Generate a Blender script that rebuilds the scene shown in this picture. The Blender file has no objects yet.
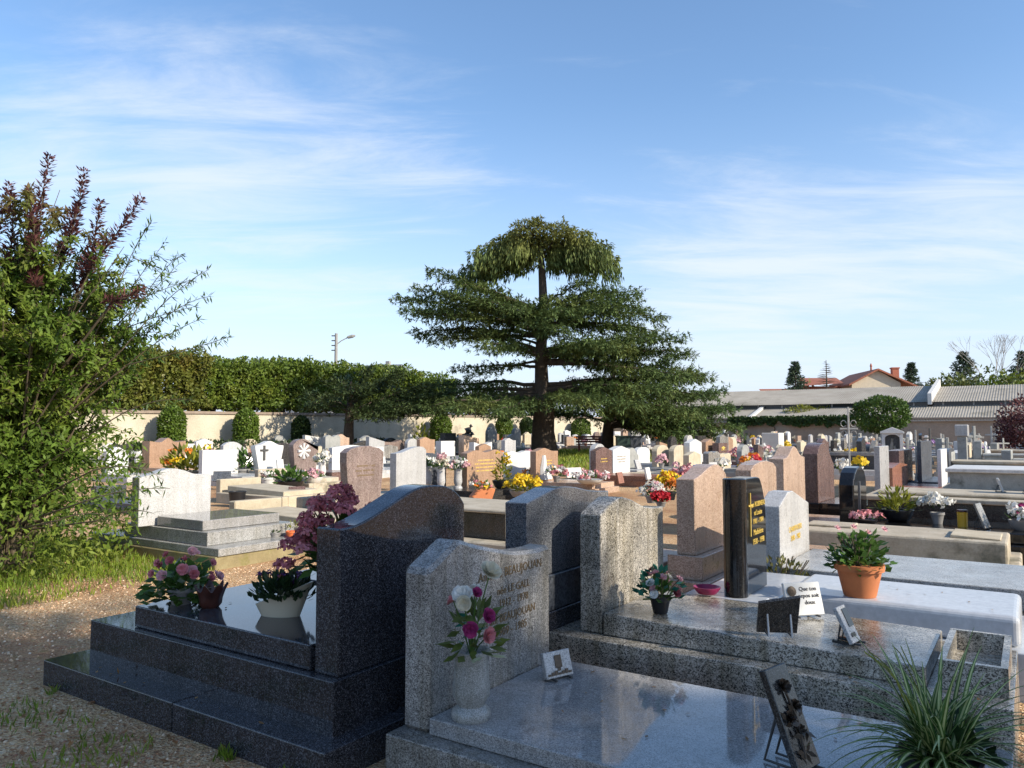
import bpy, bmesh, math, random
import numpy as np
from mathutils import Vector, Matrix, noise

R = random.Random(7)
rng = np.random.default_rng(7)
C = bpy.context.scene.collection
PI = math.pi

# ---------------------------------------------------------------- frame
# world x = along a grave from headstone to foot, y = along the rows, z = up; the viewer stands at the origin
HEAD = math.radians(33.9)
F = 770.0; HZ = 432.0; EYE = 1.5
PITCH = math.atan((HZ - 384) / F)
UX, UY = math.cos(HEAD), -math.sin(HEAD)
VX, VY = math.sin(HEAD), math.cos(HEAD)

def ray(px, py):
    x = (px - 512) / F; y = (384 - py) / F
    X, Y, Z = x, math.cos(PITCH) - y * math.sin(PITCH), math.sin(PITCH) + y * math.cos(PITCH)
    return X * UX + Y * UY, X * VX + Y * VY, Z

def zg(a, b):
    Y = -0.558 * a + 0.83 * b
    return 0.011 * min(max(0.0, Y - 8.0), 95.0)

def G(px, py, z=0.0):
    d = ray(px, py); t = (z - EYE) / d[2]
    return d[0] * t, d[1] * t

def onA(px, py, A):
    d = ray(px, py); t = A / d[0]
    return d[1] * t, EYE + d[2] * t

def at(px, py, Y):
    """point at forward distance Y"""
    d = ray(px, py); f = d[0] * UY + d[1] * VY
    t = Y / f
    return d[0] * t, d[1] * t, EYE + d[2] * t

# ---------------------------------------------------------------- helpers
def sample_curve(pts, n=6):
    P = [pts[0]] + list(pts) + [pts[-1]]; out = []
    for i in range(1, len(P) - 2):
        p0, p1, p2, p3 = P[i-1], P[i], P[i+1], P[i+2]
        for k in range(n):
            t = k / n
            out.append(tuple(0.5 * ((2*p1[j]) + (-p0[j]+p2[j])*t + (2*p0[j]-5*p1[j]+4*p2[j]-p3[j])*t*t + (-p0[j]+3*p1[j]-3*p2[j]+p3[j])*t**3) for j in range(len(p1))))
    out.append(tuple(pts[-1]))
    return out

class MB:
    def __init__(s): s.v = []; s.f = []; s.m = []
    def add(s, vs, fs, m=0):
        o = len(s.v); s.v += [tuple(map(float, v)) for v in vs]
        s.f += [tuple(i + o for i in f) for f in fs]; s.m += [m] * len(fs); return s
    def box(s, x0, x1, y0, y1, z0, z1, dz=0.0, m=0):
        # dz lowers the top at the x1 end
        vs = [(x0,y0,z0),(x1,y0,z0),(x1,y1,z0),(x0,y1,z0),(x0,y0,z1),(x1,y0,z1-dz),(x1,y1,z1-dz),(x0,y1,z1)]
        return s.add(vs, [(3,2,1,0),(4,5,6,7),(0,1,5,4),(1,2,6,5),(2,3,7,6),(3,0,4,7)], m)
    def prism(s, prof, x0, x1, m=0):
        n = len(prof)
        vs = [(x0, y, z) for y, z in prof] + [(x1, y, z) for y, z in prof]
        fs = [tuple(range(n-1, -1, -1)), tuple(range(n, 2*n))] + [(i, (i+1) % n, n+(i+1) % n, n+i) for i in range(n)]
        return s.add(vs, fs, m)
    def lathe(s, prof, seg=20, c=(0,0,0), m=0, sx=1, sy=1):
        vs = []; fs = []; n = len(prof)
        for r, z in prof:
            for k in range(seg):
                t = 2*PI*k/seg; vs.append((c[0]+r*math.cos(t)*sx, c[1]+r*math.sin(t)*sy, c[2]+z))
        for i in range(n-1):
            for k in range(seg):
                k2 = (k+1) % seg; fs.append((i*seg+k, i*seg+k2, (i+1)*seg+k2, (i+1)*seg+k))
        fs.append(tuple(range(seg-1, -1, -1))); fs.append(tuple((n-1)*seg+k for k in range(seg)))
        return s.add(vs, fs, m)
    def tube(s, pts, rad, seg=7, m=0):
        vs = []; fs = []; n = len(pts)
        for i, p in enumerate(pts):
            p = Vector(p); q0 = Vector(pts[max(0, i-1)]); q1 = Vector(pts[min(n-1, i+1)])
            t = (q1 - q0); t = t.normalized() if t.length > 1e-9 else Vector((0,0,1))
            u = t.cross(Vector((0,0,1)) if abs(t.z) < .9 else Vector((1,0,0))).normalized(); w = t.cross(u)
            r = rad[i] if hasattr(rad, '__len__') else rad
            for k in range(seg):
                a = 2*PI*k/seg; vs.append(p + u*(r*math.cos(a)) + w*(r*math.sin(a)))
        for i in range(n-1):
            for k in range(seg):
                k2 = (k+1) % seg; fs.append((i*seg+k, i*seg+k2, (i+1)*seg+k2, (i+1)*seg+k))
        fs.append(tuple(range(seg-1, -1, -1))); fs.append(tuple((n-1)*seg+k for k in range(seg)))
        return s.add(vs, fs, m)
    def build(s, name, mat, parent=None, bevel=0, bseg=1, smooth=False, loc=None):
        me = bpy.data.meshes.new(name)
        me.from_pydata(s.v, [], s.f)
        mats = mat if isinstance(mat, (list, tuple)) else [mat]
        for q in mats: me.materials.append(q)
        if len(mats) > 1: me.polygons.foreach_set('material_index', s.m)
        bm = bmesh.new(); bm.from_mesh(me)
        bmesh.ops.recalc_face_normals(bm, faces=bm.faces)
        if bevel:
            es = [e for e in bm.edges if len(e.link_faces) == 2 and e.calc_face_angle(0) > .6]
            bmesh.ops.bevel(bm, geom=es, offset=bevel, segments=bseg, affect='EDGES', profile=.5, clamp_overlap=True)
        bm.to_mesh(me); bm.free()
        if smooth:
            me.polygons.foreach_set('use_smooth', [True]*len(me.polygons))
            try: me.set_sharp_from_angle(angle=math.radians(40))
            except Exception: pass
        o = bpy.data.objects.new(name, me); C.objects.link(o)
        if parent: o.parent = parent
        if loc: o.location = loc
        return o

class Cards:
    """leaf-sized faces gathered as arrays"""
    def __init__(s): s.V = []
    def add(s, P, D, N, L, W, wide=.45):
        P = np.asarray(P, float).reshape(-1,3); D = np.asarray(D, float).reshape(-1,3); N = np.asarray(N, float).reshape(-1,3)
        D = D / (np.linalg.norm(D, axis=1, keepdims=True) + 1e-9)
        S = np.cross(D, N); S /= (np.linalg.norm(S, axis=1, keepdims=True) + 1e-9)
        L = np.broadcast_to(np.asarray(L, float).reshape(-1,1), (len(P),1)); W = np.broadcast_to(np.asarray(W, float).reshape(-1,1), (len(P),1))
        v = np.stack([P, P + D*L*wide + S*W/2, P + D*L, P + D*L*wide - S*W/2], axis=1)
        s.V.append(v); return s
    def count(s): return sum(len(v) for v in s.V)
    def build(s, name, mat, parent=None):
        V = np.concatenate(s.V, 0); n = len(V)
        me = bpy.data.meshes.new(name)
        me.vertices.add(n*4); me.loops.add(n*4); me.polygons.add(n)
        me.vertices.foreach_set('co', V.reshape(-1))
        me.loops.foreach_set('vertex_index', np.arange(n*4, dtype=np.int32))
        me.polygons.foreach_set('loop_start', np.arange(0, n*4, 4, dtype=np.int32))
        me.polygons.foreach_set('loop_total', np.full(n, 4, dtype=np.int32))
        me.update(calc_edges=True)
        me.materials.append(mat)
        o = bpy.data.objects.new(name, me); C.objects.link(o)
        if parent: o.parent = parent
        return o

def thing(name, label, cat, loc=(0,0,0), rz=0, group=None):
    o = bpy.data.objects.new(name, None); C.objects.link(o); o.empty_display_size = .1
    o.location = loc; o.rotation_euler = (0,0,rz); o['label'] = label; o['category'] = cat
    if group: o['group'] = group
    return o
def tag(o, label=None, cat=None, group=None, kind=None):
    if label: o['label'] = label
    if cat: o['category'] = cat
    if group: o['group'] = group
    if kind: o['kind'] = kind
    return o
def rvec(n): 
    v = rng.normal(size=(n,3)); return v/np.linalg.norm(v, axis=1, keepdims=True)

# ---------------------------------------------------------------- materials
class NT:
    def __init__(s, name):
        s.mat = bpy.data.materials.new(name); s.mat.use_nodes = True; s.t = s.mat.node_tree; s.n = s.t.nodes
        s.b = s.n['Principled BSDF']; s.out = s.n['Material Output']
    def new(s, typ, **kw):
        x = s.n.new(typ)
        for k, v in kw.items(): setattr(x, k, v)
        return x
    def link(s, a, b): s.t.links.new(a, b)
    def coord(s, which='Object'): return s.new('ShaderNodeTexCoord').outputs[which]
    def noise(s, vec, scale, detail=4, rough=.55):
        x = s.new('ShaderNodeTexNoise'); x.inputs['Scale'].default_value = scale; x.inputs['Detail'].default_value = detail; x.inputs['Roughness'].default_value = rough
        if vec is not None: s.link(vec, x.inputs['Vector'])
        return x.outputs['Fac']
    def ramp(s, fac, stops, interp='LINEAR'):
        x = s.new('ShaderNodeValToRGB'); r = x.color_ramp; r.interpolation = interp
        while len(r.elements) < len(stops): r.elements.new(.5)
        for e, (p, c) in zip(r.elements, stops): e.position = p; e.color = (*c, 1) if len(c) == 3 else c
        s.link(fac, x.inputs['Fac']); return x.outputs['Color']
    def mix(s, fac, a, b, mode='MIX'):
        x = s.new('ShaderNodeMix', data_type='RGBA', blend_type=mode)
        for sock, v in ((x.inputs[0], fac), (x.inputs[6], a), (x.inputs[7], b)):
            if hasattr(v, 'is_linked') or hasattr(v, 'links'): s.link(v, sock)
            elif isinstance(v, (int, float)): sock.default_value = v
            else: sock.default_value = (*v, 1)
        return x.outputs[2]
    def bump(s, h, strength=.3, dist=.01):
        x = s.new('ShaderNodeBump'); x.inputs['Strength'].default_value = strength; x.inputs['Distance'].default_value = dist
        s.link(h, x.inputs['Height']); s.link(x.outputs['Normal'], s.b.inputs['Normal'])
    def set(s, **kw):
        for k, v in kw.items():
            i = s.b.inputs[{'rough':'Roughness','spec':'Specular IOR Level','metal':'Metallic','coat':'Coat Weight'}[k]]; i.default_value = v
        return s

def m_plain(name, col, rough=.6, var=.25, scale=9, metal=0, bump=0):
    t = NT(name); v = t.coord(); f = t.noise(v, scale)
    lo = tuple(c*(1-var) for c in col); hi = tuple(min(1, c*(1+var)) for c in col)
    t.link(t.ramp(f, [(.3, lo), (.7, hi)]), t.b.inputs['Base Color']); t.set(rough=rough, metal=metal)
    if bump: t.bump(t.noise(v, scale*5), bump, .006)
    return t.mat

def m_granite(name, dark, mid, light, scale=150, rough=.2, stain=.25, split=(.28,.72), coat=0, bump=0, rvar=.1):
    t = NT(name); v = t.coord()
    vo = t.new('ShaderNodeTexVoronoi'); vo.inputs['Scale'].default_value = scale; t.link(v, vo.inputs['Vector'])
    sp = t.new('ShaderNodeSeparateColor'); t.link(vo.outputs['Color'], sp.inputs[0])
    n1 = t.noise(v, scale*.35, 3)
    ad = t.new('ShaderNodeMath', operation='ADD'); t.link(sp.outputs[0], ad.inputs[0])
    m2 = t.new('ShaderNodeMath', operation='MULTIPLY_ADD'); t.link(n1, m2.inputs[0]); m2.inputs[1].default_value = .9; m2.inputs[2].default_value = -.45
    t.link(m2.outputs[0], ad.inputs[1])
    col = t.ramp(ad.outputs[0], [(split[0]-.1, dark), (split[0]+.1, mid), (split[1]-.1, mid), (split[1]+.1, light)])
    # weathering: broad soft patches and a few runs
    st = t.ramp(t.noise(v, 2.3, 6, .6), [(.35, (1-stain,)*3), (.62, (1,1,1))])
    col = t.mix(1.0, col, st, 'MULTIPLY')
    mpn = t.new('ShaderNodeMapping'); mpn.inputs['Scale'].default_value = (9, 9, .55); t.link(v, mpn.inputs[0])
    col = t.mix(1.0, col, t.ramp(t.noise(mpn.outputs[0], 1.6, 5, .65), [(.36, (1-stain*.8, 1-stain*.85, 1-stain)), (.58, (1,1,1))]), 'MULTIPLY')
    oi = t.new('ShaderNodeObjectInfo'); rr = t.new('ShaderNodeMapRange'); t.link(oi.outputs['Random'], rr.inputs[0])
    rr.inputs[3].default_value = 1-rvar; rr.inputs[4].default_value = 1+rvar
    hv = t.new('ShaderNodeHueSaturation'); t.link(rr.outputs[0], hv.inputs['Value']); t.link(col, hv.inputs['Color'])
    t.link(hv.outputs[0], t.b.inputs['Base Color'])
    ro = t.new('ShaderNodeMapRange'); t.link(t.noise(v, 6, 5), ro.inputs[0]); ro.inputs[1].default_value = .3; ro.inputs[2].default_value = .75
    ro.inputs[3].default_value = rough*.7; ro.inputs[4].default_value = min(1, rough*1.5+.02); t.link(ro.outputs[0], t.b.inputs['Roughness'])
    if bump: t.bump(t.noise(v, scale*.5, 4), bump, .004)
    return t.mat

def m_stone(name, c1, c2, c3, scale=5, rough=.85, bump=.5, dirt=None):
    t = NT(name); v = t.coord()
    col = t.ramp(t.noise(v, scale, 8, .65), [(.3, c1), (.5, c2), (.68, c3)])
    col = t.mix(.5, col, t.ramp(t.noise(v, scale*14, 5, .7), [(.3, tuple(c*.7 for c in c2)), (.7, tuple(min(1,c*1.25) for c in c2))]))
    if dirt: col = t.mix(t.ramp(t.noise(v, scale*.6, 6, .7), [(.55, (0,0,0)), (.68, (.9,.9,.9))]), col, dirt)
    t.link(col, t.b.inputs['Base Color']); t.set(rough=rough); t.bump(t.noise(v, scale*9, 8, .7), bump, .01)
    return t.mat

def m_leaf(name, cols, scale=1.2, rough=.45, trans=.3, zmix=None, rvar=.35):
    """cols: list of colours spread by noise; zmix=(z0,z1,colour): the leaves turn to this colour higher up"""
    t = NT(name); v = t.coord()
    n = len(cols)
    col = t.ramp(t.noise(v, scale, 5, .7), [(.3 + .4*i/max(1, n-1), c) for i, c in enumerate(cols)])
    geo = t.new('ShaderNodeNewGeometry')
    if zmix:
        sp = t.new('ShaderNodeSeparateXYZ'); t.link(v, sp.inputs[0])
        nz = t.new('ShaderNodeMath', operation='MULTIPLY_ADD'); t.link(t.noise(v, scale*1.6, 4), nz.inputs[0]); nz.inputs[1].default_value = (zmix[1]-zmix[0])*1.6; nz.inputs[2].default_value = -(zmix[1]-zmix[0])*.8
        ad = t.new('ShaderNodeMath', operation='ADD'); t.link(sp.outputs[2], ad.inputs[0]); t.link(nz.outputs[0], ad.inputs[1])
        mr = t.new('ShaderNodeMapRange'); t.link(ad.outputs[0], mr.inputs[0]); mr.inputs[1].default_value = zmix[0]; mr.inputs[2].default_value = zmix[1]
        col = t.mix(mr.outputs[0], col, zmix[2])
    rr = t.new('ShaderNodeMapRange'); t.link(geo.outputs['Random Per Island'], rr.inputs[0]); rr.inputs[3].default_value = 1-rvar; rr.inputs[4].default_value = 1+rvar
    hs = t.new('ShaderNodeHueSaturation'); t.link(rr.outputs[0], hs.inputs['Value']); t.link(col, hs.inputs['Color'])
    t.link(hs.outputs[0], t.b.inputs['Base Color']); t.set(rough=rough, spec=.35)
    if trans:
        tr = t.new('ShaderNodeBsdfTranslucent'); t.link(hs.outputs[0], tr.inputs['Color'])
        mx = t.new('ShaderNodeMixShader'); mx.inputs[0].default_value = trans
        t.link(t.b.outputs[0], mx.inputs[1]); t.link(tr.outputs[0], mx.inputs[2]); t.link(mx.outputs[0], t.out.inputs['Surface'])
    return t.mat

def m_ground():
    t = NT('gravel_ground'); v = t.coord()
    vo = t.new('ShaderNodeTexVoronoi'); vo.inputs['Scale'].default_value = 78; t.link(v, vo.inputs['Vector'])
    sp = t.new('ShaderNodeSeparateColor'); t.link(vo.outputs['Color'], sp.inputs[0])
    peb = t.ramp(sp.outputs[0], [(0, (.33,.16,.075)), (.35, (.57,.345,.17)), (.7, (.68,.455,.24)), (1, (.76,.58,.38))])
    # damp, mossy and leaf-strewn patches
    big = t.noise(v, .55, 7, .62)
    col = t.mix(t.ramp(big, [(.44, (0,0,0)), (.62, (.7,.7,.7))]), peb, t.ramp(t.noise(v, 11, 4), [(.35, (.24,.085,.045)), (.55, (.38,.19,.09)), (.75,(.16,.15,.035))]))
    t.link(col, t.b.inputs['Base Color']); t.set(rough=.9, spec=.25)
    t.bump(vo.outputs['Distance'], .9, .02)
    return t.mat

M = {}
M['gravel'] = m_ground()
M['blackblue'] = m_granite('polished blue black granite', (.019,.019,.023), (.050,.050,.058), (.145,.142,.155), 240, .07, .25, (.40,.84))
M['charcoal'] = m_granite('charcoal granite', (.018,.017,.016), (.05,.046,.044), (.13,.12,.11), 230, .2, .25, (.35,.85))
M['grey'] = m_granite('grey speckled granite', (.115,.105,.098), (.325,.305,.28), (.54,.51,.47), 250, .25, .42, (.27,.75), bump=.04)
M['greypol'] = m_granite('polished grey granite', (.155,.15,.15), (.285,.275,.265), (.42,.405,.39), 280, .04, .18, (.25,.75))
M['greywarm'] = m_granite('warm grey granite', (.10,.088,.072), (.43,.39,.325), (.68,.62,.53), 190, .2, .5, (.3,.74))
M['lightgrey'] = m_granite('light grey granite', (.28,.275,.27), (.46,.45,.44), (.58,.57,.56), 220, .3, .15, (.25,.7))
M['palegrey'] = m_granite('pale grey granite', (.16,.155,.15), (.34,.335,.32), (.48,.47,.45), 220, .2, .25, (.28,.75))
M['pink'] = m_granite('pink granite', (.27,.165,.11), (.50,.35,.255), (.64,.48,.37), 170, .3, .2)
M['salmon'] = m_granite('salmon granite', (.25,.14,.08), (.43,.26,.165), (.50,.34,.23), 200, .3, .2)
M['mauve'] = m_granite('mauve granite', (.13,.085,.075), (.25,.18,.155), (.35,.28,.25), 110, .35, .25)
M['brown'] = m_granite('brown granite', (.06,.03,.025), (.17,.10,.085), (.30,.2,.17), 150, .25, .25)
M['redgran'] = m_granite('red granite', (.15,.05,.03), (.34,.14,.08), (.45,.22,.14), 150, .3, .2)
M['black'] = m_granite('polished black stone', (.006,.006,.007), (.010,.010,.011), (.02,.02,.022), 220, .05, .05, (.3,.9))
M['slate'] = m_granite('dark slate', (.03,.035,.045), (.07,.078,.092), (.12,.13,.15), 90, .35, .3)
M['white'] = m_stone('white marble', (.48,.47,.45), (.58,.57,.55), (.64,.63,.61), 2.2, .5, .06, dirt=(.40,.385,.35))
M['marble'] = m_stone('grey white marble', (.36,.375,.40), (.46,.475,.50), (.54,.555,.575), 1.6, .22, .03, dirt=(.42,.43,.45))
M['beige'] = m_stone('beige limestone', (.30,.25,.17), (.46,.39,.28), (.58,.52,.41), 4)
M['concrete'] = m_stone('weathered concrete', (.24,.20,.14), (.42,.36,.27), (.55,.50,.41), 3, dirt=(.13,.12,.08))
M['oldgrey'] = m_stone('old grey stone', (.15,.15,.14), (.29,.29,.27), (.42,.41,.38), 4, dirt=(.10,.10,.085))
M['mossy'] = m_stone('mossy concrete', (.12,.10,.05), (.25,.20,.10), (.36,.32,.18), 5, dirt=(.16,.15,.03))
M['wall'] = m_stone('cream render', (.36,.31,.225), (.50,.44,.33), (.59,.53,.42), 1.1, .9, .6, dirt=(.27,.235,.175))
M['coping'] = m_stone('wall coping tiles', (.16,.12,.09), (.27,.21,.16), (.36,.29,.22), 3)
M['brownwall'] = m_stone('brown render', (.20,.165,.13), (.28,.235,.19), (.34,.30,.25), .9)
M['rust'] = m_plain('rust brown vase', (.06,.02,.013), .35, .4, 20)
M['cream'] = m_plain('cream ceramic', (.56,.49,.36), .35, .06, 5)
M['terracotta'] = m_plain('terracotta', (.47,.155,.055), .7, .1, 14, bump=.08)
M['orangepot'] = m_plain('orange plastic', (.62,.14,.04), .45, .05)
M['blackpot'] = m_plain('black plastic', (.014,.014,.016), .4, .1)
M['whitepot'] = m_plain('white ceramic', (.60,.59,.56), .4, .05)
M['greypot'] = m_plain('grey pot', (.22,.21,.20), .6, .2, 12)
M['magenta'] = m_plain('magenta dish', (.22,.015,.07), .4, .1)
M['yellowjar'] = m_plain('yellow candle jar', (.62,.36,.03), .25, .1)
M['gold'] = m_plain('gilded letters', (.85,.58,.12), .35, .08, 50, metal=.3)
M['letter'] = m_plain('worn bronze letters', (.15,.095,.04), .6, .3, 60)
M['darkletter'] = m_plain('dark brown letters', (.035,.022,.015), .6, .2, 60)
M['bronze'] = m_plain('bronze relief', (.055,.038,.025), .4, .4, 60, metal=.4)
M['steel'] = m_plain('dull steel', (.32,.32,.33), .35, .1, metal=.8)
M['iron'] = m_plain('pale wrought iron', (.42,.40,.36), .7, .2, 20)
M['iron2'] = m_plain('dark wrought iron', (.05,.048,.045), .6, .3, 20)
M['bark'] = m_stone('dark bark', (.02,.015,.011), (.06,.044,.03), (.11,.08,.055), 7, bump=1)
M['twig'] = m_plain('twig', (.10,.075,.045), .8, .3, 30)
M['soil'] = m_plain('soil', (.045,.03,.02), .95, .3, 40, bump=.6)
M['bench'] = m_plain('dark red paint', (.20,.035,.028), .5, .2)
M['greenbox'] = m_plain('dark green paint', (.018,.04,.03), .5, .2)
M['roofgrey'] = m_stone('grey fibre cement sheets', (.18,.16,.125), (.30,.27,.225), (.40,.365,.31), .55, dirt=(.15,.135,.10))
M['rooftile'] = m_plain('red roof tiles', (.30,.105,.06), .8, .3, 6, bump=.4)
M['houserender'] = m_plain('house render', (.56,.48,.36), .9, .07, 3)
M['brick'] = m_plain('chimney brick', (.36,.12,.07), .85, .2, 12)
M['paintwhite'] = m_plain('white render', (.60,.58,.54), .8, .08, 4)
M['glassdark'] = m_plain('dark clerestory glass', (.03,.035,.04), .15, .2)
M['pole'] = m_plain('concrete pole', (.30,.29,.27), .85, .12, 8)
M['slateroof'] = m_plain('slate roof', (.14,.145,.16), .6, .2, 5)

M['leafbush'] = m_leaf('bush leaves', [(.065,.125,.014), (.13,.20,.026), (.25,.285,.045)], 1.3, .6, .45, (3.2,4.5,(.17,.075,.04)))
M['leafdroop'] = m_leaf('willowy leaves', [(.055,.105,.025), (.11,.16,.04)], 2, .5, .35)
M['leafplum'] = m_leaf('plum red leaves', [(.06,.022,.028), (.13,.048,.05), (.18,.085,.06)], 3, .6, .25)
M['cedar'] = m_leaf('cedar needles', [(.065,.110,.038), (.115,.165,.050), (.19,.22,.062)], .45, .8, .25, (8.9,11.2,(.21,.215,.055)), .4)
M['cedarlow'] = m_leaf('lower cedar needles', [(.062,.112,.038), (.105,.165,.050), (.17,.215,.06)], .5, .8, .2)
M['cedardark'] = m_leaf('dark cedar needles', [(.034,.058,.024), (.06,.09,.03), (.10,.12,.04)], .6, .6, .15)
M['lime'] = m_leaf('clipped lime leaves', [(.06,.105,.014), (.115,.165,.022), (.185,.205,.03)], .8, .5, .25)
M['autumn'] = m_leaf('autumn leaves', [(.085,.12,.018), (.15,.16,.028), (.22,.15,.03)], 1.2, .5, .3)
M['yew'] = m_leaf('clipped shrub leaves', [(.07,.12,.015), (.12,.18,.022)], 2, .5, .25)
M['yewdark'] = m_leaf('dark and shaded shrub leaves', [(.02,.042,.012), (.04,.07,.014)], 2, .5, .2)  # darker leaves; on the shaded column shrub they put its shade into the colour
M['ball'] = m_leaf('globe tree leaves', [(.03,.065,.012), (.065,.12,.018), (.11,.16,.03)], 1.6, .45, .25)
M['ivy'] = m_leaf('ivy leaves', [(.022,.05,.012), (.05,.09,.018)], 1.5, .5, .2)
M['yellowgreen'] = m_leaf('yellow green leaves', [(.14,.17,.02), (.28,.27,.03)], 3, .5, .3)
M['greenleaf'] = m_leaf('plant leaves', [(.045,.105,.02), (.10,.18,.035)], 8, .4, .3)
M['darkleaf'] = m_leaf('dark plant leaves', [(.015,.038,.014), (.035,.065,.02)], 8, .4, .2)
M['teal'] = m_leaf('teal silk leaves', [(.01,.10,.07), (.02,.15,.10)], 8, .5, .2)
M['spruce'] = m_leaf('spruce needles', [(.04,.07,.045), (.075,.11,.055)], .8, .6, .12)
M['farleaf'] = m_leaf('far tree leaves', [(.05,.075,.022), (.10,.125,.03), (.15,.16,.05)], .6, .5, .25)
M['grass'] = m_leaf('grass blades', [(.09,.15,.016), (.19,.26,.028), (.30,.31,.05)], 1.2, .5, .35)
M['redbeech'] = m_leaf('red brown hedge', [(.05,.022,.016), (.10,.05,.03)], 1.5, .6, .2)
for nm, c in dict(rose=(.66,.25,.27), deep=(.36,.04,.16), mauvepink=(.54,.16,.18), dusky=(.30,.07,.08), white=(.80,.78,.72), cream=(.74,.68,.52), yellow=(.80,.55,.02), orange=(.75,.22,.02), red=(.55,.02,.03), lilac=(.42,.25,.55), palepink=(.70,.40,.42), purple=(.10,.03,.14), blue=(.30,.36,.6)).items():
    M['p_'+nm] = m_leaf('petals '+nm, [tuple(x*.8 for x in c), c], 25, .55, .25, None, .18)

# ---------------------------------------------------------------- builders
def part(mb, name, mat, root, **kw):
    """mesh given in world coordinates, stored local to its root (roots here are unrotated)"""
    L = root.location if root.parent is None else root.parent.location
    mb.v = [(x-L[0], y-L[1], z-L[2]) for x, y, z in mb.v]
    return mb.build(name, mat, root, **kw)

TOPS = dict(
    flat=[(0,1),(1,1)], peak=[(0,.86),(.5,1),(1,.86)], peak3=[(0,.87),(.34,1),(1,.85)], slant=[(0,1),(1,.82)],
    arch=[(0,.72),(.04,.82),(.13,.91),(.3,.98),(.5,1),(.7,.98),(.87,.91),(.96,.82),(1,.72)],
    soft=[(0,.9),(.12,.96),(.35,.995),(.6,1),(.88,.96),(1,.9)])
SM = dict(
    wave=[(0,.9),(.18,.955),(.36,1),(.52,.965),(.75,.905),(1,.9)],
    scurve=[(0,.88),(.2,.9),(.45,.96),(.7,1),(.9,.99),(1,.93)],
    heart=[(0,.92),(.25,1),(.5,.93),(.78,1),(1,.92)],
    gull=[(0,.9),(.3,.86),(.5,1),(.7,.86),(1,.9)],
    shoulder=[(0,.84),(.2,.87),(.5,1),(.8,.87),(1,.84)],
    scoop=[(0,1),(.3,.86),(.5,.82),(.7,.86),(1,1)],
    tear=[(0,.82),(.15,.95),(.38,1),(.6,.93),(.85,.72),(1,.62)])
def head_profile(shape, w, z0, z1, flare=0):
    top = TOPS[shape] if shape in TOPS else sample_curve(SM[shape], 5)
    pts = [(t*w, z0+(z1-z0)*h) for t, h in top]
    f = flare*w
    side = lambda s: [(s + (f if s == 0 else -f)*k, z0 + (z1-z0)*.75*(1-k)) for k in (0, .35, .7, 1)] if flare else [(s, z0)]
    r = [p for p in side(w)][::-1] if flare else [(w, z0)]
    l = side(0) if flare else [(0, z0)]
    return l[::-1][:1] + r + pts[::-1] + (l[:-1] if flare else [])

def inscription(parent, txt, loc, size, mat, ext=.0012):
    cu = bpy.data.curves.new('inscription', 'FONT'); cu.body = txt; cu.size = size; cu.extrude = ext; cu.space_line = 1.15
    cu.align_x = 'CENTER'; cu.resolution_u = 2; cu.materials.append(mat)
    tmp = bpy.data.objects.new('inscription', cu); C.objects.link(tmp)
    me = bpy.data.meshes.new_from_object(tmp.evaluated_get(bpy.context.evaluated_depsgraph_get()))
    bpy.data.objects.remove(tmp)
    o = bpy.data.objects.new('lettering', me); C.objects.link(o); o.parent = parent
    o.location = loc; o.rotation_euler = (PI/2, 0, PI/2); return o

def grave(label, a, b0, b1, zb, ztop, shape, mat, th=.13, slab=1.75, smat=None, face=1, flare=0, base=None, kerb=True, group=None, cat='grave', slabw=None, bevel=.006):
    """headstone with its front at x=a, plinth and slab; face=+1: the slab runs to +x"""
    bm_ = (b0+b1)/2; g = zg(a, bm_); w = b1-b0
    root = thing('grave', label, cat, (a, bm_, g), 0, group)
    smat = smat or mat
    mb = MB(); prof = [(b0+y, z) for y, z in head_profile(shape, w, zb, ztop, flare)]
    mb.prism(prof, a-th*face, a); part(mb, 'headstone', mat, root, bevel=bevel)
    sw = (slabw or max(w*1.08, .9))/2
    kb = g+max(.1, (zb-g)*.55)
    x0, x1 = a-(th+.08)*face, a+(slab+.1)*face
    if kerb: part(MB().box(min(x0,x1), max(x0,x1), bm_-sw-.06, bm_+sw+.06, g-.15, kb), 'kerb', base or smat, root, bevel=bevel)
    if slab > .3:
        x0, x1 = a+.02*face, a+slab*face
        part(MB().box(min(x0,x1), max(x0,x1), bm_-sw, bm_+sw, kb if kerb else g-.1, zb+.01), 'slab', smat, root, bevel=bevel)
    part(MB().box(min(a-(th+.03)*face, a+.018*face), max(a-(th+.03)*face, a+.018*face), bm_-sw+.02, bm_+sw-.02, kb-.02, zb), 'plinth', base or smat, root, bevel=bevel)
    return root

def rosette(mb, c, n, r, rings=3):
    n = Vector(n).normalized(); c = Vector(c)
    u = n.orthogonal().normalized(); w = n.cross(u)
    for i in range(rings):
        k = 4+i*2; rr = r*(.3+.7*(i+1)/rings); up = r*(1.0-.62*i/max(1,rings-1))
        for j in range(k):
            t = 2*PI*(j+.5*i+R.uniform(-.15,.15))/k; d = u*math.cos(t)+w*math.sin(t); s = n.cross(d)
            h = rr*.75
            p0 = c; p1 = c+d*rr*.55+n*up*.35; p2 = c+d*rr*R.uniform(.85,1.05)+n*up*R.uniform(.75,.95)
            mb.add([p0-s*h*.25, p0+s*h*.25, p1+s*h*.62, p1-s*h*.62, p2+s*h*.4, p2-s*h*.4], [(0,1,2,3),(3,2,4,5)])
    return mb
def flowerhead(c, r, n=46, size=.42):
    k = Cards(); d = rvec(n); d[:,2] = np.abs(d[:,2])*.9+.1*d[:,2]
    P = np.array(c)+d*r*rng.uniform(.75,1,(n,1)); T = np.cross(d, rvec(n))
    k.add(P-T*r*size*.5, T+d*.25, d, r*size*1.5, r*size*1.2, .5); return k
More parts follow.
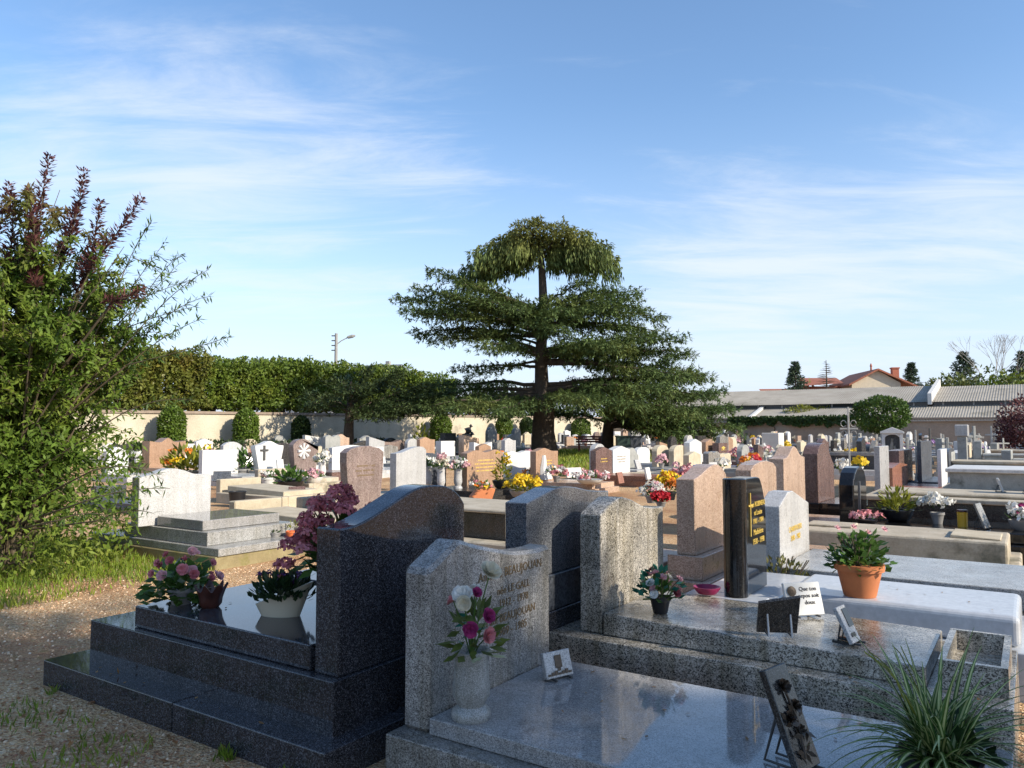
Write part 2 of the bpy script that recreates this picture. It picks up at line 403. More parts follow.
def tuft(c, spread, height, n, L, W, flat=.6, up=.5, zsq=.5):
    """leaves filling a dome over c"""
    k = Cards(); d = rvec(n); d[:,2] = np.abs(d[:,2]); rr = rng.uniform(.35,1,(n,1))
    P = np.array(c) + d*rr*np.array([spread, spread, height])
    D = d*np.array([1,1,.6]) + rvec(n)*.6 + np.array([0,0,up])
    N = rvec(n)*.6+np.array([0,0,1.0]); k.add(P, D, N, L*rng.uniform(.6,1.2,(n,1)), W*rng.uniform(.7,1.2,(n,1))); return k

POTS = dict(
    pot=lambda r,h: [(r*.68,0),(r*.95,h*.8),(r*1.05,h*.8),(r*1.05,h),(r*.93,h),(r*.9,h*.9),(0.01,h*.9)],
    bowl=lambda r,h: [(r*.55,0),(r*.8,h*.25),(r,h*.75),(r*1.05,h),(r*.97,h),(r*.9,h*.85),(0.01,h*.85)],
    vase=lambda r,h: [(r*.95,0),(r*1.05,h*.05),(r*1.0,h*.13),(r*.72,h*.2),(r*.8,h*.26),(r*1.0,h*.36),(r*.97,h*.5),(r*.9,h*.7),(r*.93,h*.9),(r*1.0,h*.97),(r*1.0,h),(r*.86,h),(r*.8,h*.9),(0.01,h*.9)])
def potted(name, label, cat, loc, pot, blooms=(), nb=12, br=.03, leaves=None, spread=.12, height=.15, nl=90, ll=.06, lw=.03, near=False, group=None, style='head', rise=0, sub='blossom'):
    """a pot, its leaves and its flowers; loc is where the pot stands"""
    root = thing(name, label, cat, loc, R.uniform(0, 6), group)
    shape, pr, ph, pm = pot
    MB().lathe(POTS[shape](pr, ph), 24 if near else 12).build(shape if shape != 'pot' else 'pot', M[pm], root, smooth=True)
    MB().lathe([(pr*.9, ph*.82), (0.005, ph*.88)], 10).build('soil', M['soil'], root)
    z = ph*.9+rise
    if leaves: tuft((0,0,z), spread*.95, height*.85, nl, ll, lw).build('foliage', M[leaves], root)
    if near: 
        st = MB()
    allc = {}
    for i in range(nb if blooms else 0):
        d = rvec(1)[0]; d[2] = abs(d[2])*.8+.2; d /= np.linalg.norm(d)
        p = np.array([0,0,z])+d*np.array([spread, spread, height])*R.uniform(.85,1.08)
        mname = blooms[i % len(blooms)]
        if near:
            st.tube([(0,0,z-.04), (p[0]*.6, p[1]*.6, z+(p[2]-z)*.55), tuple(p)], .003, 4)
            if style == 'rose': rosette(MB(), p, d+np.array([0,0,.4]), br*R.uniform(.8,1.15)).build(sub, M['p_'+mname], root)
            else: flowerhead(p, br*R.uniform(.8,1.15)).build(sub, M['p_'+mname], root)
        else:
            allc.setdefault(mname, Cards()).V += flowerhead(p, br*R.uniform(.8,1.2), 14, .7).V
    if near and nb and blooms: st.build('stems', M['twig'], root)
    for k, c in allc.items(): c.build('blossoms', M['p_'+k], root)
    return root

def plaque(label, loc, rz, w, h, mat, tilt=.35, th=.02, cat='memorial plaque', group=None, stand=True, shape='flat', text=None, tm=None, ts=.03, legs='iron2'):
    """small tilted memorial panel on a stand; its face looks to local +x, leaning back"""
    root = thing('memorial_plaque', label, cat, loc, rz, group)
    p = MB().prism([(y-w/2, z) for y, z in head_profile(shape, w, 0, h)], -th, 0).build('panel', M[mat], root, bevel=.003)
    p.rotation_euler = (0, -tilt, 0); p.location = (0, 0, .012)
    if stand:
        for s in (-1, 1):
            y = s*w*.28
            MB().tube([(.03,y,.008), (-h*.45*math.cos(tilt)-.01,y,.008), (-th-.004-math.sin(tilt)*h*.55, y, h*.55*math.cos(tilt))], .006, 6).build('stand_leg', M[legs], root)
    if text:
        inscription(p, text, (.002, 0, h*.72), ts, M[tm or 'darkletter'])
    return root, p

# ---------------------------------------------------------------- setting: ground
def terrain():
    mb = MB()
    xs = [-170,-140,-110,-85]+list(range(-70,31,4))+[40,60,90,130]; ys = [-80,-50,-30]+list(range(-18,83,4))+[100,130,170,230,300]
    n = len(xs)
    vs = [(x, y, zg(x, y)) for y in ys for x in xs]
    fs = [(j*n+i, j*n+i+1, (j+1)*n+i+1, (j+1)*n+i) for j in range(len(ys)-1) for i in range(n-1)]
    mb.add(vs, fs); o = mb.build('ground', M['gravel'], smooth=True); tag(o, kind='structure'); return o
terrain()

# loose pebbles close to the viewer (stuff)
def pebbles():
    mb = MB()
    for i in range(14000):
        a = R.uniform(-9.5, -2.3); b = R.uniform(.6, 6.5)
        if -5.0 < a < -2.0 and b > 2.3: continue
        if a < -7.3 and b > 5: continue
        r = R.uniform(.004, .011); t = R.uniform(0, PI); e = R.uniform(.6, 1)
        pts = []
        for k in range(5):
            an = t+2*PI*k/5; pts.append((a+r*math.cos(an)*e, b+r*math.sin(an), zg(a,b)+.001))
        top = [(a+(x-a)*.55, b+(y-b)*.55, z+r*.75) for x, y, z in pts]
        mb.add(pts+top, [tuple(range(5,10))]+[(k,(k+1)%5,5+(k+1)%5,5+k) for k in range(5)])
    t = NT('pebbles'); g = t.new('ShaderNodeNewGeometry')
    t.link(t.ramp(g.outputs['Random Per Island'], [(0,(.28,.14,.08)),(.35,(.48,.29,.16)),(.7,(.62,.43,.26)),(1,(.72,.60,.45))]), t.b.inputs['Base Color']); t.set(rough=.85)
    tag(mb.build('pebble_gravel', t.mat), kind='stuff')
pebbles()
def leaf_litter():
    k = Cards(); n = 800
    P = np.stack([rng.uniform(-8.5,-2.4,n), rng.uniform(.7,2.5,n), np.full(n,.012)],1)
    k.add(P, rvec(n)*np.array([1,1,.25]), np.array([0,0,1])+rvec(n)*.3, rng.uniform(.025,.06,n), rng.uniform(.015,.03,n))
    tag(k.build('fallen_leaf_litter', m_leaf('fallen leaves', [(.20,.075,.03),(.32,.14,.05),(.25,.17,.05)], 5, .7, .1)), kind='stuff')
leaf_litter()

def slab_leaves():
    k = Cards(); P = []
    for x0,x1,y0,y1,z,n in ((-2.0,-.5,2.75,3.6,.276,16),(-4.1,-2.95,2.65,3.4,.509,9),(-1.9,-.55,4.25,4.95,.415,12),(-4.85,-2.6,2.36,2.44,.149,10),(-1.3,-.2,5.4,6.0,.449,8),(-2.3,-.2,4.07,4.14,.299,8),(-2.1,-.3,9.0,9.9,.424,14)):
        P += [(R.uniform(x0,x1), R.uniform(y0,y1), z+.002) for _ in range(n)]
    P = np.array(P); n = len(P); k.add(P, rvec(n)*np.array([1,1,.12]), np.array([0,0,1])+rvec(n)*.15, rng.uniform(.02,.04,n), rng.uniform(.008,.018,n))
    tag(k.build('dry_leaf_litter', m_leaf('dry leaves', [(.16,.08,.03),(.28,.16,.06)], 5, .7, .1)), kind='stuff')
slab_leaves()
def grass_patch(name, n, fn, h, w):
    k = Cards(); pts = []
    while len(pts) < n:
        p = fn()
        if p: pts.append((p[0], p[1], zg(*p)-.005))
    P = np.array(pts); m = len(P)
    D = rvec(m)*np.array([.55,.55,.2])+np.array([0,0,1.0])
    k.add(P, D, rvec(m), h*rng.uniform(.4,1.25,m), w*rng.uniform(.7,1.3,m), .3)
    return tag(k.build(name, M['grass']), kind='stuff')
def near_grass():
    a, b = R.uniform(-13.5, -7.2), R.uniform(2.6, 5.4)
    q = noise.noise(Vector((a*.9, b*.9, 3)))
    edge = min((b-(2.75+.10*(-7.5-a)))*1.6, (-7.25-a)*1.2, 1.2)+q*.9
    if b > 5.15 and a > -10.1: return None
    return (a, b) if edge > R.uniform(.0, .75) else None
grass_patch('grass_patch', 15000, near_grass, .11, .012)
def weeds():
    r = R.random()
    if r < .35: a, b = R.uniform(-5.0,-2.5), 2.31-abs(R.gauss(0,.03))
    elif r < .5: a, b = -4.95-abs(R.gauss(0,.03)), R.uniform(2.3,3.6)
    elif r < .75: a, b = R.uniform(-10,-7.3), 5.18-abs(R.gauss(0,.05))
    else: a, b = R.uniform(-5.5,-3.4), R.uniform(1.3,2.2)
    return (a, b) if noise.noise(Vector((a*2.3, b*2.3, 11))) > .12 else None
grass_patch('weed_tufts', 1500, weeds, .06, .009)
def lawn():
    X, Y = R.gauss(3.5, 3.2), R.uniform(26, 45)
    a, b = X*UX+Y*UY, X*VX+Y*VY
    return (a, b) if -27 < a < -12 else None
grass_patch('lawn_under_cedar', 9000, lawn, .2, .05)
def verge():
    a, b = R.uniform(-2.2, 0.3), R.uniform(8.35, 8.7)
    return (a, b) if noise.noise(Vector((a*2, b*2, 7))) > -.15 else None
grass_patch('weed_strip', 420, verge, .13, .014)
def walledge():
    return (R.uniform(-31, -28.6), R.uniform(14, 62))
grass_patch('wall_foot_grass', 6000, walledge, .22, .06)

# ---------------------------------------------------------------- foreground graves
# dark double-stepped grave (back of its headstone towards the viewer)
rt = thing('grave', 'dark blue-black granite grave on three steps, tall curved headstone seen from behind', 'grave', (-3.7, 3.0, 0))
part(MB().box(-4.93,-3.62,2.33,3.55,-.05,.145), 'lower_step', M['blackblue'], rt, bevel=.005, bseg=2)
part(MB().box(-3.615,-2.52,2.33,3.55,-.05,.144), 'lower_step', M['blackblue'], rt, bevel=.005, bseg=2)
part(MB().box(-4.68,-2.62,2.47,3.52,.1,.385), 'middle_step', M['blackblue'], rt, bevel=.005, bseg=2)
part(MB().box(-4.30,-2.83,2.52,3.50,.387,.505), 'slab', M['blackblue'], rt, bevel=.006, bseg=2)
mb = MB(); top = sample_curve([(2.52,1.055),(2.62,1.062),(2.74,1.095),(2.90,1.155),(3.04,1.205),(3.16,1.218),(3.3,1.205),(3.4,1.16),(3.46,1.10)], 5)
mb.prism([(2.52,.386),(3.46,.386)]+top[::-1], -2.80, -2.645); part(mb, 'headstone', M['blackblue'], rt, bevel=.008, bseg=2)
# dark polished grave beside it
rt = thing('grave', 'polished slate-dark granite grave behind the peaked grey headstone, its stone dappled by sun', 'grave', (-3.4, 4.4, 0))
part(MB().box(-4.9,-2.42,3.58,5.15,-.05,.2), 'lower_step', M['charcoal'], rt, bevel=.005)
part(MB().box(-4.6,-2.47,3.60,5.0,.2,.40), 'middle_step', M['blackblue'], rt, bevel=.005)
part(MB().box(-4.4,-2.75,3.62,4.9,.4,.505), 'slab', M['blackblue'], rt, bevel=.005)
part(MB().box(-4.35,-2.8,4.60,4.72,.507,.58), 'border', M['blackblue'], rt, bevel=.005)
part(MB().box(-2.72,-2.48,3.8,5.05,.402,.62), 'plinth', M['slate'], rt, bevel=.005)
mb = MB(); top = sample_curve([(3.88,1.075),(4.05,1.11),(4.26,1.15),(4.45,1.14),(4.7,1.10),(4.95,1.085)], 5)
mb.prism([(3.88,.621),(4.95,.621)]+top[::-1], -2.66, -2.5); part(mb, 'headstone', m_granite('polished slate granite', (.04,.042,.048),(.11,.115,.128),(.22,.225,.235),260,.1,.2,(.3,.8)), rt, bevel=.006)

# grey grave in front
rt = thing('grave', 'grey speckled granite grave with peaked headstone and gilt lettering, stone vase on its slab', 'grave', (-1.3, 3.15, 0))
part(MB().box(-2.36,-.1,2.53,3.82,-.05,.2), 'base', M['grey'], rt, bevel=.006, bseg=2)
part(MB().box(-2.19,-.30,2.62,3.68,.202,.272), 'slab', M['greypol'], rt, bevel=.005, bseg=2)
mb = MB(); top = sample_curve([(2.62,.893),(2.72,.94),(2.83,1.0),(2.95,.972),(3.1,.935),(3.3,.893),(3.5,.878),(3.65,.884)], 5)
top = [(2.62,.893),(2.83,1.0)]+[p for p in top if p[0] > 2.84]
mb.prism([(2.62,.201),(3.65,.201)]+top[::-1], -2.345, -2.2); hs = part(mb, 'headstone', M['grey'], rt, bevel=.022, bseg=1)
inscription(hs, 'Antoine BEAUJOUAN', (-.898, .12, .785), .062, M['letter'])
inscription(hs, 'née LE GALL\n1912 - 1978', (-.898, .14, .70), .055, M['letter'])
inscription(hs, 'Paul BEAUJOUAN\n1909 - 1985', (-.898, .12, .565), .058, M['letter'])

# warm grey grave with long slab
rt = thing('grave', 'warm grey granite grave, long slab half in sun carrying three plaques and a bouquet', 'grave', (-1.3, 4.6, 0))
part(MB().box(-2.46,-.10,4.05,5.16,-.05,.295), 'base', M['greywarm'], rt, bevel=.006, bseg=2)
part(MB().box(-2.15,-.45,4.17,5.0,.297,.425,.035), 'slab', M['greywarm'], rt, bevel=.008, bseg=2)
mb = MB(); c_ = sample_curve([(4.48,1.088),(4.62,1.06),(4.8,1.005),(4.98,.982),(5.13,.978)], 5)
mb.prism([(4.18,.297),(5.13,.297)]+([(4.18,1.0),(4.30,1.05),(4.42,1.088)]+c_)[::-1], -2.31, -2.165); part(mb, 'headstone', M['greywarm'], rt, bevel=.008, bseg=2)
mb = MB(); x0,x1,y0,y1,z0,z1 = -.40,-.12,4.2,4.9,.297,.43
mb.box(x0,x1,y0,y0+.03,z0,z1).box(x0,x1,y1-.03,y1,z0,z1).box(x0,x0+.03,y0+.031,y1-.031,z0,z1-.001).box(x1-.03,x1,y0+.031,y1-.031,z0,z1-.001).box(x0+.031,x1-.031,y0+.031,y1-.031,z0,z0+.03)
part(mb, 'planter_trough', M['greywarm'], rt)

# black stele and white marble slab
rt = thing('grave', 'tall black polished stele with gold lettering at the head of a white marble slab', 'grave', (-1.0, 5.6, 0))
part(MB().box(-2.0,-.1,5.18,6.25,-.05,.27), 'base', M['marble'], rt, bevel=.006)
part(MB().box(-2.02,-1.5,5.0,5.16,-.05,.415), 'base_block', M['marble'], rt, bevel=.006)
part(MB().box(-1.98,-1.45,5.165,6.1,.271,.415), 'plinth', M['marble'], rt, bevel=.006)
part(MB().box(-1.44,-.13,5.28,6.08,.271,.445), 'slab', M['marble'], rt, bevel=.035, bseg=4)
mb = MB(); c_ = sample_curve([(5.36,1.19),(5.44,1.175),(5.5,1.11),(5.55,1.01),(5.57,.9)], 5)
mb.prism([(5.12,.417),(5.57,.417)]+c_[::-1]+[(5.12,1.19)], -1.76, -1.63); hs = part(mb, 'headstone', M['black'], rt, bevel=.006, bseg=2)
part(MB().lathe([(.078,.417),(.078,1.185),(.07,1.19)], 24, (-1.70,5.10,0)), 'column', M['black'], rt, smooth=True)
part(MB().box(-1.628,-1.622,5.19,5.2,.80,1.09).box(-1.628,-1.622,5.155,5.235,1.0,1.01), 'gold_cross', M['gold'], rt)
inscription(hs, 'Jean ROBINEAU\net Louise\n1901 - 1984', (-.627, -.225, .99), .05, M['gold'])
inscription(hs, 'Madeleine\n1930 - 1998', (-.627, -.225, .80), .055, M['gold'])
rt.location.x += .045; rt.location.y += .03

# pentagon stone with long pale slab
rt = thing('grave', 'pale grey five-sided headstone with a long blue-grey slab, shrub at its foot', 'grave', (-.8, 7.1, 0))
part(MB().box(-2.0,.75,6.35,7.95,-.05,.25), 'base', M['charcoal'], rt, bevel=.006)
part(MB().box(-1.75,.62,6.5,7.7,.252,.40), 'slab', M['palegrey'], rt, bevel=.008, bseg=2)
mb = MB(); mb.prism([(6.7,.253),(7.72,.253),(7.72,.83),(7.15,.975),(6.98,.975),(6.7,.87)], -1.95, -1.78); hs = part(mb, 'headstone', M['lightgrey'], rt, bevel=.007, bseg=2)
inscription(hs, 'CHARPENTIER\n1908 - 1982', (-.977, .1, .62), .07, M['gold'])

# weathered concrete tomb
rt = thing('grave', 'weathered cream concrete tomb of two tiers with an open stone book lying on top', 'grave', (-1.1, 9.5, 0))
part(MB().box(-2.35,-.12,8.75,10.15,-.05,.19), 'lower_tier', M['concrete'], rt, bevel=.02, bseg=2)
part(MB().box(-2.2,-.22,8.98,9.95,.18,.42), 'upper_tier', M['concrete'], rt, bevel=.025, bseg=2)
part(MB().box(-.72,-.28,9.12,9.7,.421,.455,.02), 'stone_book', M['beige'], rt, bevel=.008)
part(MB().box(-2.2,-1.7,9.35,9.75,.421,.445), 'name_tablet', M['concrete'], rt, bevel=.008)

# black slab tomb with round-topped stone
rt = thing('grave', 'long black polished slab with a thin round-topped black stele, white flowers and candle on it', 'grave', (-.9, 10.9, 0))
part(MB().box(-2.1,.8,10.25,11.75,-.05,.24), 'base', M['black'], rt, bevel=.008)
part(MB().box(-1.8,.6,10.4,11.6,.242,.36), 'slab', M['black'], rt, bevel=.01, bseg=2)
mb = MB(); mb.prism([(10.55+y, z) for y, z in head_profile('arch', .9, .242, 1.05)], -2.06, -1.88); part(mb, 'headstone', M['black'], rt, bevel=.02, bseg=3)
part(MB().box(-1.878,-1.866,10.9,10.93,.45,.86), 'relief', M['steel'], rt)

# raised dark tomb behind it
rt = thing('grave', 'raised dark granite tomb with a rough lichen-grey lid behind the long black slab', 'grave', (-.8, 13.0, 0))
part(MB().box(-2.0,.5,12.25,13.75,-.05,.52), 'tomb_body', M['charcoal'], rt, bevel=.01)
part(MB().box(-2.06,.56,12.18,13.82,.521,.585), 'lid', M['concrete'], rt, bevel=.015, bseg=2)
part(MB().box(-1.9,.3,12.5,13.5,.586,.64), 'lid_ridge', M['concrete'], rt, bevel=.02)
rt = thing('grave', 'grey stone tomb box with pale edging along its top, beyond the lichen lid', 'grave', (.2, 16.5, .05))
part(MB().box(-1.3,2.2,15.2,17.4,0,.42), 'tomb_body', M['oldgrey'], rt, bevel=.01)
part(MB().box(-1.36,2.26,15.14,17.46,.42,.5), 'edging', M['beige'], rt, bevel=.012)
part(MB().box(-1.2,2.1,15.5,17.1,.5,.80), 'upper_body', M['oldgrey'], rt, bevel=.01)
part(MB().box(-1.26,2.16,15.44,17.16,.80,.87), 'upper_edging', M['white'], rt, bevel=.012)

rt = thing('grave', 'low dark tomb with a rough lit top, between the curved and the polished dark headstones', 'grave', (-5.4, 7.8, 0))
part(MB().box(-6.6,-4.45,7.25,8.4,-.05,.57), 'tomb_body', M['charcoal'], rt, bevel=.01)
part(MB().box(-6.62,-4.42,7.22,8.43,.571,.61), 'lid', M['concrete'], rt, bevel=.012)
part(MB().box(-6.7,-4.3,6.95,7.2,-.05,.28), 'step', M['concrete'], rt, bevel=.015)
# pink stones in the next row
rt = thing('grave', 'pink granite headstone with one rounded shoulder on stepped plinth, just behind the black stele', 'grave', (-2.9, 7.3, 0))
part(MB().box(-2.95,-2.45,6.78,7.95,-.05,.14), 'step', M['pink'], rt, bevel=.006)
part(MB().box(-2.86,-2.52,6.86,7.86,.142,.36), 'plinth', M['pink'], rt, bevel=.006)
mb = MB(); top = sample_curve([(6.90,1.06),(7.1,1.10),(7.32,1.16),(7.5,1.18),(7.66,1.15),(7.80,1.07)], 5)
mb.prism([(6.90,.361),(7.82,.361)]+top[::-1], -2.78, -2.6); part(mb, 'headstone', M['pink'], rt, bevel=.007)
part(MB().box(-4.6,-2.97,6.85,7.85,-.05,.25), 'slab', M['pink'], rt, bevel=.008)
rt = grave('pink granite headstone with a low rounded crest, half hidden by the black stele', -2.62, 8.72, 9.75, .25, 1.16, 'soft', M['pink'], .18, .8)
rt = grave('pale pink peaked headstone next to the pale five-sided stone', -2.75, 10.6, 11.75, .3, 1.30, 'shoulder', M['pink'], .2, .7)
rt = grave('brown granite headstone on a black plinth, beside the pale pink peaked one', -2.7, 12.35, 13.5, .42, 1.33, 'tear', M['brown'], .22, .7, M['black'])

# ---------------------------------------------------------------- the row across the gravel path
rt = thing('grave', 'pale grey granite grave on three steps beside the big leafy bush, blank lit headstone', 'grave', (-8.5, 5.7, 0))
part(MB().box(-10.0,-7.35,5.2,6.62,-.1,.15), 'footing', M['mossy'], rt, bevel=.012)
part(MB().box(-9.95,-7.33,5.22,6.6,.15,.235), 'lower_step', M['palegrey'], rt, bevel=.006)
part(MB().box(-9.3,-7.62,5.28,6.5,.235,.385), 'middle_step', M['palegrey'], rt, bevel=.006)
part(MB().box(-8.68,-7.78,5.33,6.4,.387,.50), 'slab', M['greypol'], rt, bevel=.006)
mb = MB(); top = sample_curve([(5.12,.965),(5.3,1.0),(5.5,1.055),(5.68,1.03),(5.85,.975),(6.08,.965)], 5)
mb.prism([(5.12,.386),(6.08,.386)]+top[::-1], -8.88, -8.72); part(mb, 'headstone', M['lightgrey'], rt, bevel=.007)
for a0,a1,b0,b1,z1,mt_,lab in ((-9.6,-7.7,7.0,8.05,.34,'beige','low cream stone slab lying next to the pale grey grave'),(-9.9,-7.6,8.5,9.5,.26,'concrete','rough weathered stone slab beyond the low cream slab'),(-10.6,-8.0,10.2,11.3,.3,'concrete','low weathered kerbed grave beside the mauve flared stone, filled with gravel'),(-13.6,-11.6,9.6,10.8,.34,'beige','long low cream kerb grave behind the pale grey headstone'),(-15.5,-13.6,12.0,13.2,.36,'concrete','old low concrete grave in front of the blank white headstone')):
    g_ = zg((a0+a1)/2, (b0+b1)/2); q = thing('grave', lab, 'grave', ((a0+a1)/2, (b0+b1)/2, g_))
    part(MB().box(a0,a1,b0,b0+.14,g_-.1,g_+z1*.6).box(a0,a1,b1-.14,b1,g_-.1,g_+z1*.6).box(a0,a0+.14,b0+.141,b1-.141,g_-.1,g_+z1*.6).box(a1-.14,a1,b0+.141,b1-.141,g_-.1,g_+z1*.6), 'kerb', M[mt_], q, bevel=.01)
    part(MB().box(a0+.15,a1-.15,b0+.15,b1-.15,g_-.1,g_+z1-.0001,.05), 'slab', M[mt_], q, bevel=.01)
    part(MB().box(a0-.16,a0-.01,b0+.1,b1-.1,g_-.1,g_+z1+.12), 'head_block', M[mt_], q, bevel=.015)

def stone(label, x0, x1, yt, yb, zb, shape, mat, th=.14, slab=1.6, smat=None, flare=0, peak=None, **kw):
    """a headstone facing +x: front-left foot at pixel (x0,yb) on a base zb above the ground; stands in the world at the place that gives"""
    z = zb
    for _ in range(4):
        a, b0 = G(x0, yb, z); z = zg(a, b0)+zb
    b1, _z = onA(x1, yb, a)
    d = math.hypot(a, b0)
    bt, zt = onA(x0+(x1-x0)*.4, yt, a)
    w = min(b1-b0, 2.2)
    return grave(label, a, b0, b0+w, z, max(zt, z+.25), shape, M[mat], th, slab, M[smat] if smat else None, flare=flare, bevel=.006 if d < 16 else 0, **kw), (a, b0, b0+w, z, zt)

row = {}
def carve(root, a, b0, b1, z, rows, mat, w=.6, h=.03, gap=.075):
    # worn lettering too far off to read: rows of small strokes standing 1 mm proud of the face
    mb = MB(); c = (b0+b1)/2
    for i in range(rows):
        L = (b1-b0)*w*R.uniform(.6, 1); y = c-L/2
        while y < c+L/2:
            q = R.uniform(.010,.024); mb.box(a-.004, a+.0015, y, y+q, z-i*gap, z-i*gap+h*R.uniform(.75,1)); y += q+R.choice([.008,.008,.010,.03])
    part(mb, 'lettering', M[mat], root)
def S(key, *a, **k):
    r, i = stone(*a, **k); row[key] = i; return r
S('c1','mauve granite headstone with flared sides and soft curved top, beyond the pink hydrangea', 346,383,446,513,.2,'soft','mauve', .16,1.5,'grey',flare=.09)
S('c2','white headstone with a rising curved top and a blue shadow over its lower half', 396,426,447,499,.2,'scurve','lightgrey',.16,1.5,'grey')
S('c3','grey headstone with sloping top, white flowers and two grey vases before it', 422,446,453,489,.22,'tear','slate',.16,1.6,'charcoal')
S('c4','salmon granite headstone with a double crest and gold writing', 467,503,450,488,.22,'heart','salmon',.18,1.5,'charcoal')
S('c5','wide white headstone shaped like an open book between two salmon stones', 505,533,451,481,.2,'heart','white',.15,1.5,'lightgrey')
S('c6','salmon granite headstone with a white relief figure, right of the open-book white stone', 536,558,448,482,.22,'wave','salmon',.16,1.5,'pink')
S('c7','brown pink arched headstone with its lower half in shadow on a red slab', 596,612,447,475,.25,'peak','brown',.16,1.8,'redgran')
S('c8','white peaked headstone beside the brown pink arched one', 613,630,446,474,.22,'peak','white',.2,1.6,'pink')
S('c9','white arched headstone with a grey shadow, in line with the cedar lawn', 637,650,447,463,.15,'arch','white',.16,1.5,'lightgrey')
S('c10','beige arched limestone headstone with a raised border', 657,669,445,467,.15,'arch','beige',.18,1.5,'oldgrey')
S('c11','greenish beige arched headstone with a dark niche', 674,687,445,467,.15,'arch','beige',.18,1.5,'concrete')
S('c12','tall white peaked headstone with a pointed finial behind it', 690,702,439,466,.15,'peak','white',.2,1.5,'lightgrey')
S('c13','rosy brown peaked headstone between the tall white one and a dark one', 706,715,439,461,.15,'peak','salmon',.25,1.5,'brown')
S('c14','brown headstone with a gilded emblem', 719,728,443,461,.15,'flat','brown',.25,1.5,'brown')
S('c15','beige arched headstone standing behind the gilded brown one', 729,737,437,456,.15,'arch','beige',.2,1.5,'oldgrey')
for key, mat, rows, f in (('c1','letter',3,.68),('c4','gold',4,.7),('c6','gold',3,.6),('c7','gold',2,.55),('c8','letter',3,.6),('c10','darkletter',3,.55),('c13','letter',3,.55),('c14','gold',2,.7)):
    a_, b0_, b1_, z_, zt_ = row[key]
    own = min((o for o in C.objects if o.name.startswith('grave') and o.parent is None), key=lambda o: (o.location.x-a_)**2+(o.location.y-(b0_+b1_)/2)**2)
    carve(own, a_, b0_, b1_, z_+(zt_-z_)*f, rows, mat)
# further left
S('e1','blank white rectangular headstone before the low hedge', 202,238,450,475,.25,'flat','white',.15,1.7,'lightgrey')
S('e2','white heart-like headstone with a small black cross, dark left edge', 255,283,441,471,.3,'shoulder','white',.2,1.6,'oldgrey',flare=.14)
S('e3','mauve teardrop headstone with a pale carved flower', 293,318,439,471,.25,'tear','mauve',.2,1.6,'brown',flare=.08)
S('e5','long low white headstone behind the mauve flared one', 332,388,445,470,.2,'wave','white',.15,1.5,'lightgrey')
S('e6','rough pink sculpted stone with a hollow, below the big clipped column shrub', 149,185,438,468,.25,'gull','salmon',.4,1.2,'pink')
S('e7','sand coloured arched headstone in front of the cream wall', 337,348,432,449,.2,'arch','beige',.25,1.4,'oldgrey')
S('e8','low mauve gull-wing headstone in front of the cream wall', 384,418,440,455,.2,'gull','mauve',.25,1.4,'brown')
S('e9','pale pink block headstone under a dark sculpture', 464,479,435,455,.2,'slant','pink',.3,1.4,'oldgrey')
S('e10','white low headstone with a curved dip behind the salmon double crest', 474,492,442,458,.2,'scoop','white',.25,1.4,'lightgrey')
S('e11','white upright headstone beside a yellow conical bush', 441,455,441,456,.2,'flat','white',.3,1.2,'lightgrey')
S('e12','dark grey headstone capped square, behind the white upright one', 445,456,433,452,.2,'flat','slate',.3,1.2,'slate')
S('e13','grey arched headstone standing against the cream wall left of a clipped shrub', 488,497,427,446,.1,'arch','oldgrey',.2,1.2,'oldgrey')
S('e14','narrow grey arched headstone against the cream wall right of a clipped shrub', 514,521,428,446,.1,'arch','oldgrey',.2,1.2,'oldgrey')
S('e15','white stone behind the mauve teardrop, leaning to one side', 305,325,435,452,.2,'slant','white',.2,1.2,'lightgrey')
S('e16','dark low granite slab grave by the bush, near the pink sculpted stone', 96,126,486,500,.15,'flat','slate',.2,1.5,'slate')
S('e17','white sculpted headstone seen through the leaves of the bush', 106,128,447,474,.2,'shoulder','white',.2,1.3,'lightgrey')
def owner(key):
    a_, b0_, b1_, z_, zt_ = row[key]
    return min((o for o in C.objects if o.name.startswith('grave') and o.parent is None), key=lambda o: (o.location.x-a_)**2+(o.location.y-(b0_+b1_)/2)**2), row[key]
o_, (a_, b0_, b1_, z_, zt_) = owner('e2'); h_ = zt_-z_; y_ = b0_+(b1_-b0_)*.3
part(MB().box(a_-.01,a_+.03,y_-.03,y_+.03,z_+h_*.35,z_+h_*.85).box(a_-.01,a_+.031,y_-.13,y_-.031,z_+h_*.66,z_+h_*.72).box(a_-.01,a_+.031,y_+.031,y_+.13,z_+h_*.66,z_+h_*.72), 'cross_relief', M['iron2'], o_)
o_, (a_, b0_, b1_, z_, zt_) = owner('e3'); h_ = zt_-z_; y_ = b0_+(b1_-b0_)*.4
mb = MB()
for i in range(8): mb.tube([(a_+.005,y_,z_+h_*.62),(a_+.012,y_+.22*math.cos(i*PI/4),z_+h_*.62+.22*math.sin(i*PI/4))], [.015,.05], 5)
part(mb, 'flower_relief', M['white'], o_)
o_, (a_, b0_, b1_, z_, zt_) = owner('c6'); h_ = zt_-z_; y_ = b0_+(b1_-b0_)*.3
part(MB().tube([(a_+.01,y_,z_+.05),(a_+.015,y_-.03,z_+h_*.4),(a_+.012,y_+.02,z_+h_*.65),(a_+.01,y_+.02,z_+h_*.78)], [.13,.10,.07,.05], 8), 'figure_relief', M['white'], o_, smooth=True)
o_, (a_, b0_, b1_, z_, zt_) = owner('c14'); h_ = zt_-z_; y_ = (b0_+b1_)/2
part(MB().prism([(y_-.2,z_+h_*.75),(y_,z_+h_*.6),(y_+.2,z_+h_*.75),(y_,z_+h_*.82)], a_-.01, a_+.006), 'gilded_emblem', M['gold'], o_)
